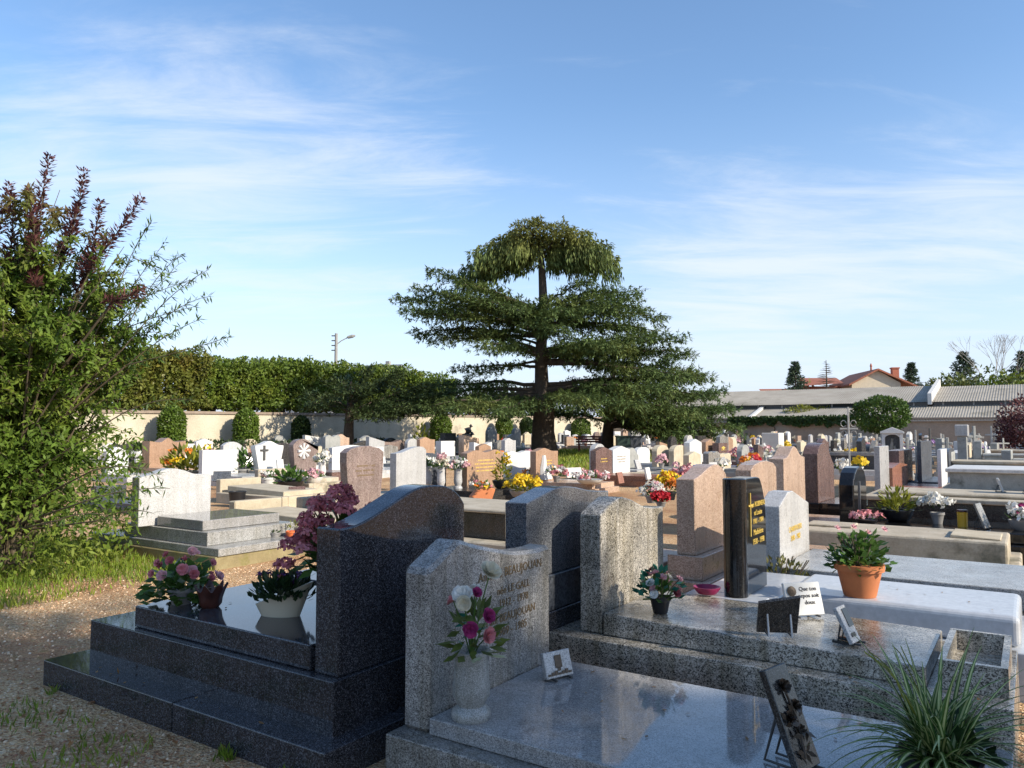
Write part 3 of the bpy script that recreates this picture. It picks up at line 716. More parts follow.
# right old part
S('r1','tall pale grey granite slab-like stele before the white niche monument', 881,890,446,494,.3,'flat','lightgrey',.10,1.0,'grey')
S('r2','small red-orange granite block monument with a pointed cap', 893,908,463,490,.3,'peak','redgran',.3,.8,'redgran')
S('r3','tall dark slate monument with a pale cap among iron crosses', 922,934,441,482,.3,'flat','slate',.08,1.2,'slate')
S('r4','thin white upright stone beside the dark slate monument', 942,948,449,487,.3,'flat','white',.07,1.0,'oldgrey')
S('r5','dark arched stone with a pale rim', 949,957,448,468,.3,'arch','slate',.3,1.4,'oldgrey')
S('r6','brown old stone block between crosses, left of the dark slate', 900,914,450,486,.25,'flat','brown',.3,1.0,'oldgrey')
S('r7','weathered stone with a white ceramic wreath', 962,969,450,464,.2,'shoulder','white',.3,1.2,'oldgrey')

# white cube-like monument
a, b = G(777, 457, .6); a, b, _ = at(777, 455, 36)
g = zg(a, b); rt = thing('grave', 'tall plain white box-shaped monument, its side in grey shade', 'grave', (a, b, g))
part(MB().box(a-.7, a+.1, b, b+.9, g, g+1.15), 'block', M['paintwhite'], rt, bevel=.02)
part(MB().box(a-.6, a+2.0, b-.1, b+1.0, g, g+.35), 'slab', M['lightgrey'], rt)
a, b, _ = at(783, 452, 24)
g = zg(a, b); rt = thing('grave', 'long dark blue-grey flat slab tomb before the white box monument', 'grave', (a, b, g))
part(MB().box(a-.2, a+3.2, b, b+1.4, g-.05, g+.62), 'tomb_body', M['slate'], rt); part(MB().box(a-.28, a+3.28, b-.08, b+1.48, g+.62, g+.72), 'lid', M['greypol'], rt, bevel=.01)

# white niche monument (small chapel front)
a, b, _ = at(893, 464, 30); g = zg(a, b)
rt = thing('chapel_monument', 'white stone chapel-like monument with pediment and dark arched niche under the globe tree', 'monument', (a, b, g), -PI/2+.12)
w = .74
MB().box(-.7,.15,-w/2-.08,w/2+.08,-.1,.28).build('plinth', M['beige'], rt, bevel=.01)
MB().box(-.5,0,-w/2,-w/2+.11,.28,1.2).box(-.5,0,w/2-.11,w/2,.28,1.2).box(-.5,-.35,-w/2+.11,w/2-.11,.28,1.2).build('body', M['white'], rt)
arch = [(-w/2+.11,1.2)]+[(-(w/2-.11)*math.cos(PI*t/10), 1.0+.16*math.sin(PI*t/10)) for t in range(11)]+[(w/2-.11,1.2)]
MB().prism(arch, -.34, -.012).build('arch', M['white'], rt)
MB().prism([(-w/2-.05,1.201),(w/2+.05,1.201),(w/2+.05,1.27),(0,1.45),(-w/2-.05,1.27)], -.56, .06).build('pediment', M['white'], rt, bevel=.008)
MB().box(-.348,-.32,-w/2+.12,w/2-.12,.285,1.15).build('niche_panel', M['slate'], rt)
MB().tube([(-.28,-.15,.3),(-.26,-.03,.7),(-.28,.0,1.0)], [.1,.07,.04], 8).tube([(-.28,.16,.3),(-.26,.05,.72)], [.09,.05], 8).build('relief_figure', M['oldgrey'], rt, smooth=True)

def cross(label, px, yt, yb, Y, mat, wd=.35, t=.035, ornate=False, name='grave_cross', arm=.72):
    a, b, z0 = at(px, yb, Y); zt = at(px, yt, Y)[2]; g = zg(a, b)
    rt = thing(name, label, 'cross', (a, b, g), -PI/2+.35+R.uniform(-.25,.25)); h = zt-g
    MB().box(-t, t, -t, t, h*.22, h).build('shaft', M[mat], rt, bevel=t*.3)
    za = g+(h*arm)-g
    mb = MB().box(-t*.9, t*.9, -wd/2, -t*1.02, za-t, za+t).box(-t*.9, t*.9, t*1.02, wd/2, za-t, za+t); mb.build('cross_arm', M[mat], rt, bevel=t*.3)
    MB().lathe([(t*4,-.05),(t*4,h*.1),(t*2.6,h*.13),(t*2.4,h*.2),(t*1.3,h*.22)], 8).build('pedestal', M['oldgrey'], rt)
    if ornate:
        for s in (-1, 1):
            for k in (0, 1):
                c0 = (0, s*wd*.28, za+(.16 if k else -.16)*wd*2)
                MB().tube([(0, c0[1]+wd*.16*math.cos(q), c0[2]+wd*.2*math.sin(q)) for q in [2*PI*i/10 for i in range(10)]], t*.45, 5).build('scroll', M[mat], rt)
    return rt
cross('tall pale wrought-iron cross with scrollwork rising before the shed', 850,407,480,20,'iron',.42,.022,True)
cross('pale rusty iron cross beside the red-orange block', 917,430,484,19,'iron',.3,.02,True)
cross('slim weathered iron cross left of the tall rusty one', 912,440,480,22,'iron',.3,.02)
cross('dark iron cross near the round-capped pillar', 931,428,468,30,'iron2',.5,.03)
cross('grey stone cross standing before the shed eave, beside an arch', 975,426,462,30,'oldgrey',.5,.05)
cross('thin grey iron cross under the shed eave, first of a pair', 992,426,450,36,'iron',.5,.035)
cross('thin grey iron cross under the shed eave, second of the pair', 997,428,450,37,'iron',.5,.035)
cross('short leaning stone cross near the red-leaved tree', 1004,430,452,38,'oldgrey',.6,.06)
a, b, _ = at(963, 462, 26); g = zg(a, b)
rt = thing('pillar_monument', 'old grey square pillar topped by a pale block, before the shed', 'monument', (a, b, g))
MB().box(-.3,.3,-.3,.3,-.05,.35).build('pedestal', M['oldgrey'], rt, bevel=.02)
MB().box(-.14,.14,-.14,.14,.35,1.15).build('shaft', M['oldgrey'], rt, bevel=.015)
MB().box(-.2,.2,-.2,.2,1.15,1.55).build('cap', M['lightgrey'], rt, bevel=.03)
a, b, _ = at(986, 458, 30); g = zg(a, b)
rt = thing('arch_monument', 'small white arched frame monument, open in the middle', 'monument', (a, b, g))
mb = MB(); mb.tube([(0,-.32,0),(0,-.32,.55)]+[(0,-.32*math.cos(PI*t/8),.55+.3*math.sin(PI*t/8)) for t in range(1,8)]+[(0,.32,.55),(0,.32,0)], .05, 6); mb.build('arch', M['white'], rt)
MB().box(-.3,.3,-.45,.45,-.05,.12).build('base', M['oldgrey'], rt)
for i in range(26):
    px = R.uniform(855, 1020); Y = R.uniform(31, 52); k_ = R.random()
    z0 = 432+(1.5-.011*(Y-8))*770/Y
    cross('small %s cross among the old rows before the shed' % ('grey stone' if k_ < .6 else 'pale iron'), px, z0-R.uniform(16, 27)*40/Y, z0, Y, 'oldgrey' if k_ < .6 else 'iron', R.uniform(.35,.55), .06 if k_ < .6 else .03, arm=R.uniform(.68,.78))['group'] = 'small %s crosses in the old rows' % ('grey stone' if k_ < .6 else 'pale iron')
# low old tombs with stone edges at the right
for i, (px, yb, Y, L, W_, lab) in enumerate([(955,478,23,4.2,1.5,'low grey stone tomb with a pale flat lid, below the pillar with a block'), (985,466,28,4.5,1.6,'long low old stone tomb in front of the small white arch'), (1000,459,33,4,1.6,'old low stone tomb beneath the shed eave near the red-leaved tree'), (945,462,33,3,1.4,'low mossy old tomb left of the block-topped pillar'), (1015,470,24,3,1.4,'low stone tomb edged in pale stone, seen by the frame of the red-leaved tree')]):
    a, b, _ = at(px, yb, Y); g = zg(a, b)
    rt = thing('grave', lab, 'grave', (a, b, g), R.uniform(-.04,.04))
    MB().box(0,L,0,W_,-.1,.4).build('tomb_body', M['oldgrey'], rt, bevel=.01); MB().box(-.06,L+.06,-.06,W_+.06,.4,.48).build('lid', M[['concrete','oldgrey','beige'][i%3]], rt, bevel=.012)
    MB().box(-.35,-.08,.1,W_-.1,-.1,.75+.2*(i%2)).build('headstone', M['oldgrey'], rt, bevel=.02)

# ---------------------------------------------------------------- the many graves further off, in rows
KIND = {'white':'white marble','lightgrey':'pale grey','pink':'pinkish','beige':'beige','slate':'dark slate','mauve':'mauve','salmon':'salmon','oldgrey':'weathered grey','brown':'brown','charcoal':'near-black','grey':'speckled grey'}
SHN = {'flat':'square-topped','arch':'round-topped','peak':'pointed','wave':'wavy-topped','heart':'double-crested','slant':'slant-topped','shoulder':'shouldered','tear':'swooping'}
mats = ['white']*3+['lightgrey']*5+['pink']*2+['beige']*3+['slate']*2+['mauve','salmon']+['oldgrey']*4+['brown']+['charcoal']*2+['grey']*2
proto = {}
used = [(i[0], (i[1]+i[2])/2) for i in row.values()]
nfar = 0; FAR = []
def far_grave(a, b, rz=0.0):
    global nfar
    m = R.choice(mats); sh = R.choice(list(SHN)); v = R.randrange(2)
    key = (m, sh, v)
    if key not in proto:
        w = R.uniform(.62, 1.0); h = R.uniform(.72, 1.12)*(1.0 if sh != 'flat' else .9); sl = R.uniform(1.4, 1.8)
        mb = MB().prism([(y-w/2, z) for y, z in head_profile(sh, w, .18, h)], -.16, 0)
        hm = bpy.data.meshes.new('headstone'); proto[key] = None
        sm = R.choice([m, m, 'lightgrey', 'oldgrey'])
        o1 = mb.build('headstone', M[m]); o2 = MB().box(-.22, sl, -w/2-.08, w/2+.08, -.2, .13).box(.05, sl-.1, -w/2, w/2, .13, .24).build('slab', M[sm])
        bpy.data.meshes.remove(hm); proto[key] = (o1.data, o2.data)
        bpy.data.objects.remove(o1); bpy.data.objects.remove(o2)
    X = a*UX+b*VX; Y = a*UY+b*VY
    px = 512+F*X/Y
    zone = 'near the cream wall' if a < -24 else 'beside the cedar lawn' if px < 640 else 'in the rows before the brown back wall' if b > 46 else 'in the rows left of the round tree' if px < 860 else 'in the old rows before the shed'
    lab = f'small {KIND[m]} {SHN[sh]} headstone {zone}'
    rt = thing('grave', lab, 'grave', (a, b, zg(a, b)), rz + R.uniform(-.05, .05), f'{KIND[m]} {SHN[sh]} headstones {zone}')
    s = R.uniform(.9, 1.12); rt.scale = (1, s, R.uniform(.85, 1.15))
    for nm, me in zip(('headstone', 'slab'), proto[key]):
        c = bpy.data.objects.new(nm, me); C.objects.link(c); c.parent = rt
    nfar += 1; FAR.append((a, b)); return rt
def free(a, b, d=1.15):
    return all((a-q[0])**2*.5+(b-q[1])**2 > d*d for q in used)
rows_a = [-29.3,-26.6,-24.0,-21.2,-18.6,-15.8,-13.2,-10.6,-7.8,-5.2,-2.4,.4,3.2,6.0]
for a in rows_a:
    b = 13+R.uniform(0, 1)
    while b < 61.5:
        b += R.uniform(1.15, 1.9)*(1 if b > 30 else 1.1)
        aa = a+R.uniform(-.25, .25)
        X = aa*UX+b*VX; Y = aa*UY+b*VY
        if Y < 15: continue
        px = 512+F*X/Y
        if px < 90 or px > 1045: continue
        cx, cy = X-1.5, Y-38
        if cx*cx/16+cy*cy/30 < 1: continue                     # round the cedar
        if 560 < px < 652 and 25 < Y < 46: continue            # lawn
        if px < 560 and Y < 24 and a > -20: continue           # kept for the graves placed one by one
        if px > 600 and Y < (19.5 if px < 730 else 21 if px < 860 else 29): continue
        if a < -23 and px < 420 and R.random() < .45: continue
        if -17 < a < -10 and px < 560 and R.random() < .35: continue
        if not free(aa, b) or nfar >= 232: continue
        if R.random() < (.30 if Y > 42 else .12): continue
        used.append((aa, b)); far_grave(aa, b, 0 if R.random() < .8 else PI)

# ---------------------------------------------------------------- things standing on the graves
# rose vase on the front grave
a, b = -2.04, 2.72
rt = thing('vase_of_roses', 'grey granite vase with cream and magenta silk roses on the front slab', 'vase', (a, b, .272))
MB().lathe(POTS['vase'](.082, .29), 36).build('vase', m_granite('vase stone', (.20,.20,.19),(.33,.33,.31),(.46,.46,.44),320,.35,.3,(.25,.75)), rt, smooth=True)
st = MB()
spec = [((.035,.075,.52),.046,'cream',(.6,-.2,.8)), ((.03,-.095,.47),.04,'white',(.3,-.7,.6)), ((.06,-.125,.455),.03,'cream',(.4,-.8,.1)), ((.06,-.045,.475),.022,'deep',(.7,-.3,.5)), ((.085,-.005,.40),.03,'deep',(.8,-.2,.4)), ((.075,-.105,.375),.03,'deep',(.5,-.6,.2)), ((.095,-.02,.345),.032,'rose',(.9,-.2,.2)), ((-.02,.05,.46),.03,'white',(0,.5,.6)), ((-.05,-.05,.44),.028,'rose',(-.6,-.2,.6))]
for p, r, m, n in spec:
    p = (p[0]*1.1, p[1]*1.12, .285+(p[2]-.285)*1.38); r *= 1.12
    st.tube([(0,0,.25),(p[0]*.5,p[1]*.5,.25+(p[2]-.25)*.6),p], .003, 5)
    rosette(MB(), p, n, r, 4).build('rose', M['p_'+m], rt)
st.build('stems', M['greenleaf'], rt)
k = Cards(); n = 62; d = rvec(n); d[:,2] = np.abs(d[:,2])
k.add(np.array([0.02,0.0,.28])+d*np.array([.07,.085,.19]), d*np.array([1,1,.5])+rvec(n)*.5, rvec(n)*.5+np.array([.3,0,1]), rng.uniform(.06,.11,n), rng.uniform(.028,.042,n), .5)
k.build('foliage', m_leaf('olive silk leaves', [(.06,.09,.015),(.14,.16,.03)], 9, .5, .3), rt)
k = Cards(); n = 7; d = rvec(n); d[:,2] = np.abs(d[:,2])*.2
k.add(np.array([.05,0,.27])+d*.03, d+np.array([.5,0,-.1]), np.array([0,0,1])+rvec(n)*.3, .085, .035, .5); k.build('pale_leaves', m_leaf('pale silk leaves', [(.5,.52,.3),(.6,.6,.42)], 9, .5, .3), rt)
k = Cards(); n = 9; k.add(np.array([.01,-.02,.36])+rvec(n)*np.array([.05,.07,.06]), rvec(n), rvec(n), .06, .03, .5); k.build('teal_leaves', M['teal'], rt)

rt, p = plaque('small photo plaque with an urn silhouette beside the headstone of the front grave', (-1.98, 3.38, .273), -.35, .17, .125, 'lightgrey', .3, .025)
mb = MB().box(.0015,.004,-.022,.022,.045,.105).box(.0015,.0042,-.01,.01,.03,.045); mb.build('urn_silhouette', M['bronze'], p, bevel=.001)
mb = MB()
for i in range(7): 
    y = -.075+i*.022; mb.box(.0015,.004,y,y+.018,.012,.022+.012*((i*7)%3)/2)
mb.build('ground_silhouette', M['bronze'], p)

# tall dark plaque with flower relief
rt, p = plaque('tall dark stone plaque with a bronze flower relief leaning on the front slab', (-.70, 2.98, .273), -.25, .15, .36, 'charcoal', .38, .03)
mb = MB(); mb.tube([(.006,-.02,.04),(.008,.01,.16),(.008,-.005,.28)], .005, 6); mb.build('flower_stem', M['bronze'], p)
for y, z, r in ((.0,.285,.03),(.03,.21,.026),(-.03,.18,.026),(.01,.13,.022)):
    rosette(MB(), (.004, y, z), (1, 0, .2), r, 3).build('relief_flower', M['bronze'], p)
k = Cards(); n = 18; k.add(np.stack([np.full(n,.008), rng.uniform(-.05,.05,n), rng.uniform(.05,.2,n)],1), rvec(n)*np.array([.2,1,1]), np.array([[1.0,0,0]]*n)+rvec(n)*.3, .05, .02); k.build('relief_leaves', M['bronze'], p)

# spider plant
rt = thing('spider_plant', 'spider plant with striped arching leaves in a dark bowl on the front slab', 'plant', (-.30, 3.08, .272))
MB().lathe(POTS['bowl'](.13, .12), 20).build('bowl', M['blackpot'], rt, smooth=True)
MB().lathe([(.11,.1),(.005,.11)], 12).build('soil', M['soil'], rt)
mb = MB()
for i in range(165):
    az = R.uniform(0, 2*PI); el = R.uniform(.35, 1.35); L = R.uniform(.22, .48); w = R.uniform(.006, .0105)
    p = Vector((R.uniform(-.05,.05), R.uniform(-.05,.05), .1)); v = Vector((math.cos(az)*math.cos(el), math.sin(az)*math.cos(el), math.sin(el)))
    s = Vector((-math.sin(az), math.cos(az), 0)); ns = 9; rows_ = []
    for k in range(ns+1):
        t = k/ns; ww = w*(1-t**2.2)+.0008
        nrm = s.cross(v).normalized()
        rows_.append([p-s*ww-nrm*ww*.25, p-s*ww*.4, p+s*ww*.4, p+s*ww-nrm*ww*.25]); p = p+v*(L/ns); v = (v+Vector((0,0,-.17*(1.2-el*.45)))).normalized()
    o = sum(rows_, []); fs = []; ms = []
    for k in range(ns):
        q = k*4; nx = q+4
        for c in range(3):
            mb_i = 1 if c == 1 else 0
            fs.append(((q+c, q+c+1, nx+c+1, nx+c), mb_i))
    base = len(mb.v); mb.v += [tuple(x) for x in o]
    for f, m in fs: mb.f.append(tuple(i+base for i in f)); mb.m.append(m)
mb.build('striped_leaves', [m_leaf('spider plant green', [(.06,.125,.025),(.11,.18,.04)], 6, .4, .3), m_leaf('spider plant stripe', [(.42,.46,.18),(.55,.56,.28)], 6, .4, .3)], rt, smooth=True)
mb = MB()
for i in range(5):
    az = 2.4+R.uniform(-.7,.7); pts = [(0,0,.12)]; 
    for k in range(1, 8): pts.append((math.cos(az)*.035*k*R.uniform(.9,1.1), math.sin(az)*.035*k, .12+.42*(k/7)-.12*(k/7)**3))
    mb.tube(pts, [.003]*4+[.002]*4, 5)
mb.build('straw_stalks', M['yellowgreen'], rt)
tuft((.06,.08,.1), .12, .13, 60, .07, .04).build('dark_foliage', M['darkleaf'], rt)
flowerhead((-.02,.03,.2), .02, 20).build('red_blossom', M['p_orange'], rt)

# bouquet, dish and plaques on the warm grey grave
bq = potted('flower_pot', 'black pot of pink buds and teal leaves before the sunlit warm grey headstone', 'flower pot', (-1.87, 4.37, .425), ('pot', .062, .095, 'blackpot'), ['palepink','white','palepink','dusky'], 15, .028, 'greenleaf', .13, .17, 70, .07, .04, True, style='rose')
k = Cards(); n = 46; d = rvec(n); d[:,2] = np.abs(d[:,2]); k.add(np.array([0,0,.09])+d*np.array([.12,.12,.15]), d+rvec(n)*.6, rvec(n), .06, .035, .5); k.build('teal_leaves', M['teal'], bq)
rt = thing('dish', 'magenta round plastic dish at the foot of the black stele', 'dish', (-1.82, 5.03, .431))
MB().lathe([(.06,0),(.085,.03),(.09,.045),(.083,.045),(.05,.01),(.004,.01)], 24).build('bowl', M['magenta'], rt, smooth=True)
plaque('black plaque seen from behind on its metal stand, on the warm grey slab', (-1.17, 4.28, .425), 2.05, .21, .23, 'charcoal', .42, .02, shape='slant', legs='steel')
rt, p = plaque('white marble plaque with brown script on the warm grey slab', (-1.13, 4.80, .41), -.75, .24, .19, 'whitepot', .3, .022)
inscription(p, 'Que ton\nrepos soit\ndoux', (.002, .035, .14), .034, M['darkletter'])
MB().lathe([(.028,0),(.03,.004),(.01,.006)], 14).build('medallion', M['bronze'], p, loc=(.002,-.075,.14)).rotation_euler = (0, PI/2, 0)
rt, p = plaque('small two-tone plaque with a dark portrait panel, on thick black feet', (-.78, 4.36, .405), -.15, .115, .19, 'lightgrey', .45, .022)
MB().box(.0015,.004,-.012,.05,.08,.175).build('portrait_panel', M['black'], p)
MB().box(.0015,.004,-.03,.02,.03,.05).build('motif', M['bronze'], p)
MB().box(-.11,.0,-.05,-.03,.0,.014).box(-.11,.0,.03,.05,.0,.014).build('foot_bar', M['black'], rt)

# terracotta pot
rt = thing('potted_plant', 'terracotta pot with a leafy begonia on the white marble slab', 'potted plant', (-.95, 5.44, .446))
MB().lathe([(.095,0),(.10,.01),(.135,.165),(.15,.165),(.153,.205),(.138,.207),(.128,.18),(.004,.18)], 40).build('pot', M['terracotta'], rt, smooth=True)
MB().lathe([(.127,.175),(.004,.185)], 14).build('soil', M['soil'], rt)
st = MB(); 
for i in range(14):
    az = R.uniform(0, 2*PI); r = R.uniform(.04,.15); st.tube([(0,0,.17),(r*.6*math.cos(az), r*.6*math.sin(az), .27),(r*math.cos(az), r*math.sin(az), R.uniform(.3,.42))], .003, 4)
st.build('stems', M['twig'], rt)
tuft((0,0,.16), .19, .25, 420, .06, .04, up=.2).build('foliage', M['greenleaf'], rt)
for p in ((-.02,-.04,.44),(.05,.05,.40),(-.13,.02,.42),(.14,.10,.42)): rosette(MB(), p, (.5,-.3,.7), .022, 2).build('blossom', M['p_palepink'], rt)
# shrub beside the pentagon stone
rt = thing('low_shrub', 'scrubby low shrub with dry twigs at the foot of the five-sided stone', 'shrub', (-1.72, 6.42, .1))
st = MB()
for i in range(26):
    az = R.uniform(0, 2*PI); r = R.uniform(.1,.26); st.tube([(0,0,0),(r*.5*math.cos(az), r*.5*math.sin(az), .2),(r*math.cos(az), r*math.sin(az), R.uniform(.25,.42))], .004, 4)
st.build('twigs', M['twig'], rt); tuft((0,0,.05), .30, .34, 620, .055, .028).build('foliage', m_leaf('scrub leaves', [(.05,.06,.015),(.12,.12,.03),(.18,.15,.06)], 9), rt)

# things on the dark double-stepped grave
rt = thing('planter', 'cream boat-shaped ceramic planter filled with dark leaves and purple heads', 'planter', (-3.40, 2.84, .505), .45)
mb = MB(); outer = []; n = 16
prof = []
def boat(z, k):
    pts = []
    for i in range(24):
        t = 2*PI*i/24; x = math.cos(t); y = math.sin(t)
        lx = .165*(.66+.34*z/.16)*x-.02; ly = .075*(.7+.35*z/.16)*y
        zz = z*(.82+.42*x) if z > .01 else z
        pts.append((lx*k+.02*z/.16, ly*k, zz))
    return pts
L_ = [boat(0,1), boat(.04,1.0), boat(.09,1), boat(.15,1), boat(.15,.92), boat(.11,.85)]
mb.v = sum(L_, []); 
for i in range(len(L_)-1):
    for q in range(24): mb.f.append((i*24+q, i*24+(q+1)%24, (i+1)*24+(q+1)%24, (i+1)*24+q)); mb.m.append(0)
mb.f += [tuple(range(23,-1,-1)), tuple((len(L_)-1)*24+q for q in range(24))]; mb.m += [0, 0]
mb.build('bowl', M['cream'], rt, smooth=True)
tuft((-.01,0,.09), .165, .14, 420, .055, .026, up=1).build('foliage', M['darkleaf'], rt)
for i in range(18):
    p = (R.uniform(-.13,.12), R.uniform(-.06,.06), R.uniform(.17,.23)); flowerhead(p, .016, 12, .8).build('purple_head', M['p_purple' if i % 3 else 'p_dusky'], rt)

rt = thing('fluted_vase', 'brown fluted glass vase with a crimped rim on the dark slab', 'vase', (-3.91, 2.74, .505))
mb = MB(); prof = [(.045,0),(.06,.02),(.062,.05),(.072,.085),(.085,.115),(.078,.115),(.06,.08),(.004,.03)]
vs = []; nseg = 40
for r, z in prof:
    for q in range(nseg):
        t = 2*PI*q/nseg; rr = r*(1+.13*(z/.115)*math.cos(7*t)); vs.append((rr*math.cos(t), rr*math.sin(t), z*(1+.2*(z/.115)*math.cos(7*t+.6))))
fs = [(i*nseg+q, i*nseg+(q+1)%nseg, (i+1)*nseg+(q+1)%nseg, (i+1)*nseg+q) for i in range(len(prof)-1) for q in range(nseg)]
mb.add(vs, fs+[tuple(range(nseg-1,-1,-1))]); mb.build('vase', M['rust'], rt, smooth=True)

rt = thing('flower_pot', 'low pot of pink roses among broad leaves at the corner of the dark slab', 'flower pot', (-4.13, 2.70, .505))
MB().lathe(POTS['pot'](.075, .09), 20).build('pot', M['greypot'], rt, smooth=True)
st = MB()
for i in range(19):
    az = R.uniform(0, 2*PI); el = R.uniform(0,1.3); r = R.uniform(.17,.22); p = (r*math.cos(az)*math.cos(el), r*math.sin(az)*math.cos(el), .08+r*1.1*math.sin(el))
    st.tube([(0,0,.07),(p[0]*.5,p[1]*.5,.07+(p[2]-.07)*.6),p], .003, 4)
    rosette(MB(), p, (p[0]+.1, p[1]-.1, .12), R.uniform(.022,.034), 3).build('rose', M['p_'+R.choice(['rose','rose','mauvepink','palepink'])], rt)
st.build('stems', M['greenleaf'], rt)
tuft((0,0,.03), .2, .22, 230, .08, .05, up=-.1).build('foliage', M['greenleaf'], rt)
tuft((0,0,.06), .16, .17, 26, .06, .04).build('pale_foliage', m_leaf('silvery leaves', [(.22,.28,.2),(.35,.4,.3)], 9), rt)

rt = thing('potted_hydrangea', 'large pink hydrangea in a dark baluster vase behind the curved dark headstone', 'potted plant', (-2.98, 2.92, .505))
MB().lathe([(.07,0),(.085,.02),(.06,.06),(.05,.08),(.085,.13),(.09,.18),(.055,.24),(.05,.26),(.08,.31),(.085,.33),(.07,.33),(.005,.3)], 28).build('vase', M['blackblue'], rt, smooth=True)
st = MB(); heads = []
for i in range(34):
    d = rvec(1)[0]; d[2] = abs(d[2]); p = np.array([-.03,.0,.42])+d*np.array([.25,.27,.25])*R.uniform(.85,1.05); heads.append(p)
for p in [(-.22,-.22,.40),(-.12,-.22,.44),(-.05,-.27,.40),(-.2,-.15,.46),(-.2,-.27,.31)]: heads.append(np.array(p))
for i, p in enumerate(heads):
    st.tube([(0,0,.3),tuple(np.array([0,0,.3])*.4+p*.6),tuple(p)], .004, 5)
    flowerhead(p, R.uniform(.040,.056), 110, .30).build('flower_head', M['p_'+['rose','mauvepink','mauvepink','dusky'][i % 4]], rt)
st.build('stems', M['twig'], rt)
tuft((-.02,-.02,.30), .27, .26, 200, .10, .06, up=.1).build('foliage', M['greenleaf'], rt)

# small orange pot etc on the pale grave
potted('flower_pot', 'small orange pot with a dry plant on the step of the pale grey grave', 'flower pot', (-7.5, 6.35, .19), ('pot', .065, .11, 'orangepot'), (), 0, .02, 'yellowgreen', .09, .16, 30, .07, .015)
potted('flower_pot', 'small grey pot beside the orange pot on the pale grave', 'flower pot', (-7.62, 6.2, .19), ('pot', .06, .10, 'greypot'), (), 0, .02, 'ivy', .06, .04, 20, .04, .02)
potted('flower_pot', 'small dark red pot behind the orange one on the pale grave', 'flower pot', (-7.52, 6.53, .19), ('pot', .05, .11, 'rust'), (), 0, .02, 'darkleaf', .05, .04, 14, .04, .02)
plaque('white corner plaque beside the pots on the pale grey grave', (-7.45, 6.72, .10), .1, .16, .2, 'whitepot', .1, .03)

# black tomb items
potted('flower_pot', 'yellow-green bushy plant in a wide black bowl on the long black slab', 'flower pot', (-1.45, 11.0, .36), ('bowl', .19, .15, 'blackpot'), (), 0, .02, 'yellowgreen', .25, .32, 190, .12, .035)
potted('flower_pot', 'white chrysanthemum pot in the middle of the long black slab', 'flower pot', (-1.0, 11.0, .36), ('pot', .08, .14, 'greypot'), ['white'], 16, .06, 'darkleaf', .16, .14, 30, .07, .03, rise=.06)
rt = thing('candle_jar', 'yellow glass candle jar standing on the long black slab', 'candle', (-.72, 10.85, .36)); MB().lathe([(.055,0),(.058,.17),(.05,.175),(.05,.165),(.004,.16)], 16).build('jar', M['yellowjar'], rt, smooth=True); MB().lathe([(.06,.176),(.06,.2),(.004,.205)], 16).build('lid', M['rust'], rt)
plaque('upright picture plaque with a pale flower motif on the long black slab', (-.45, 10.75, .36), -.2, .22, .30, 'grey', .35, .025)
potted('flower_basket', 'white and crimson flower basket at the end of the long black slab', 'flower basket', (-.12, 10.8, .36), ('bowl', .13, .12, 'greypot'), ['white','white','deep','white'], 16, .06, 'greenleaf', .2, .14, 40, .07, .03)
potted('flower_pot', 'flat tray of pale pink flowers at the foot of the thin black stele', 'flower pot', (-1.72, 10.45, .36), ('bowl', .12, .06, 'blackpot'), ['palepink','rose'], 14, .05, 'greenleaf', .17, .08, 30, .06, .03)
plaque('clear rectangular plaque standing on the lichen-grey lid', (.05, 13.0, .64), -.1, .28, .36, 'grey', .3, .02)
plaque('tiny white plaque leaning on the lichen-grey lid', (-.35, 13.1, .64), .2, .12, .2, 'whitepot', .3, .02)

# flowers placed by sight on the graves further off
def on(key, fx, fy):
    a, b0, b1, z, zt = row[key]; return (a+fx, b0+(b1-b0)*fy, z+.012)
def spot(px, py, z):
    zz = z
    for _ in range(3):
        a, b = G(px, py, zz); zz = zg(a, b)+z
    return (a, b, zz)
def fl(label, loc, blooms, n, br, sp, ht, pot=('pot',.09,.14,'greypot'), leaves='greenleaf', nl=60, ll=.1, lw=.05, name='flower_pot', cat='flower pot', **k):
    return potted(name, label, cat, loc, pot, blooms, n, br, leaves, sp, ht, nl, ll, lw, **k)
fl('low yellow flowering plant in a square grey tub before the salmon relief stone', spot(523,498,.2), ['yellow'], 40, .06, .33, .28, ('bowl',.25,.14,'greypot'), 'yellowgreen', 150)
fl('tall yellow leafy plant in a dark bowl in front of the double-crested salmon stone', spot(503,489,.22), ['yellow'], 10, .05, .2, .65, ('bowl',.22,.18,'blackpot'), 'yellowgreen', 180)
rt = thing('planter', 'half-moon orange clay planter of mixed flowers on an old tomb edge', 'planter', spot(482,503,.35), -.6)
MB().prism([(-.2,.1),(-.12,.0),(.12,.0),(.2,.22),(.05,.26),(-.1,.2)], -.09, .09).build('bowl', M['terracotta'], rt, bevel=.02)
tuft((0,0,.2), .2, .12, 60, .07, .04).build('foliage', M['greenleaf'], rt)
for i in range(14): flowerhead((R.uniform(-.1,.1), R.uniform(-.2,.2), R.uniform(.22,.32)), .035, 16, .7).build('blossom', M['p_'+R.choice(['yellow','rose','orange','white'])], rt)
p0 = spot(655,505,.3)
fl('white flower pot at the edge of the mixed bouquets', spot(652,503,.3), ['white','white','palepink'], 26, .055, .2, .2, ('pot',.11,.12,'greypot'))
fl('big yellow chrysanthemum bouquet behind the sunlit warm grey headstone', spot(670,500,.3), ['yellow','yellow','orange'], 34, .07, .22, .32, ('pot',.11,.14,'blackpot'))
fl('pink and lilac bouquet topmost of the mixed bouquets', spot(682,496,.3), ['rose','palepink'], 30, .065, .2, .42, ('pot',.11,.16,'blackpot'))
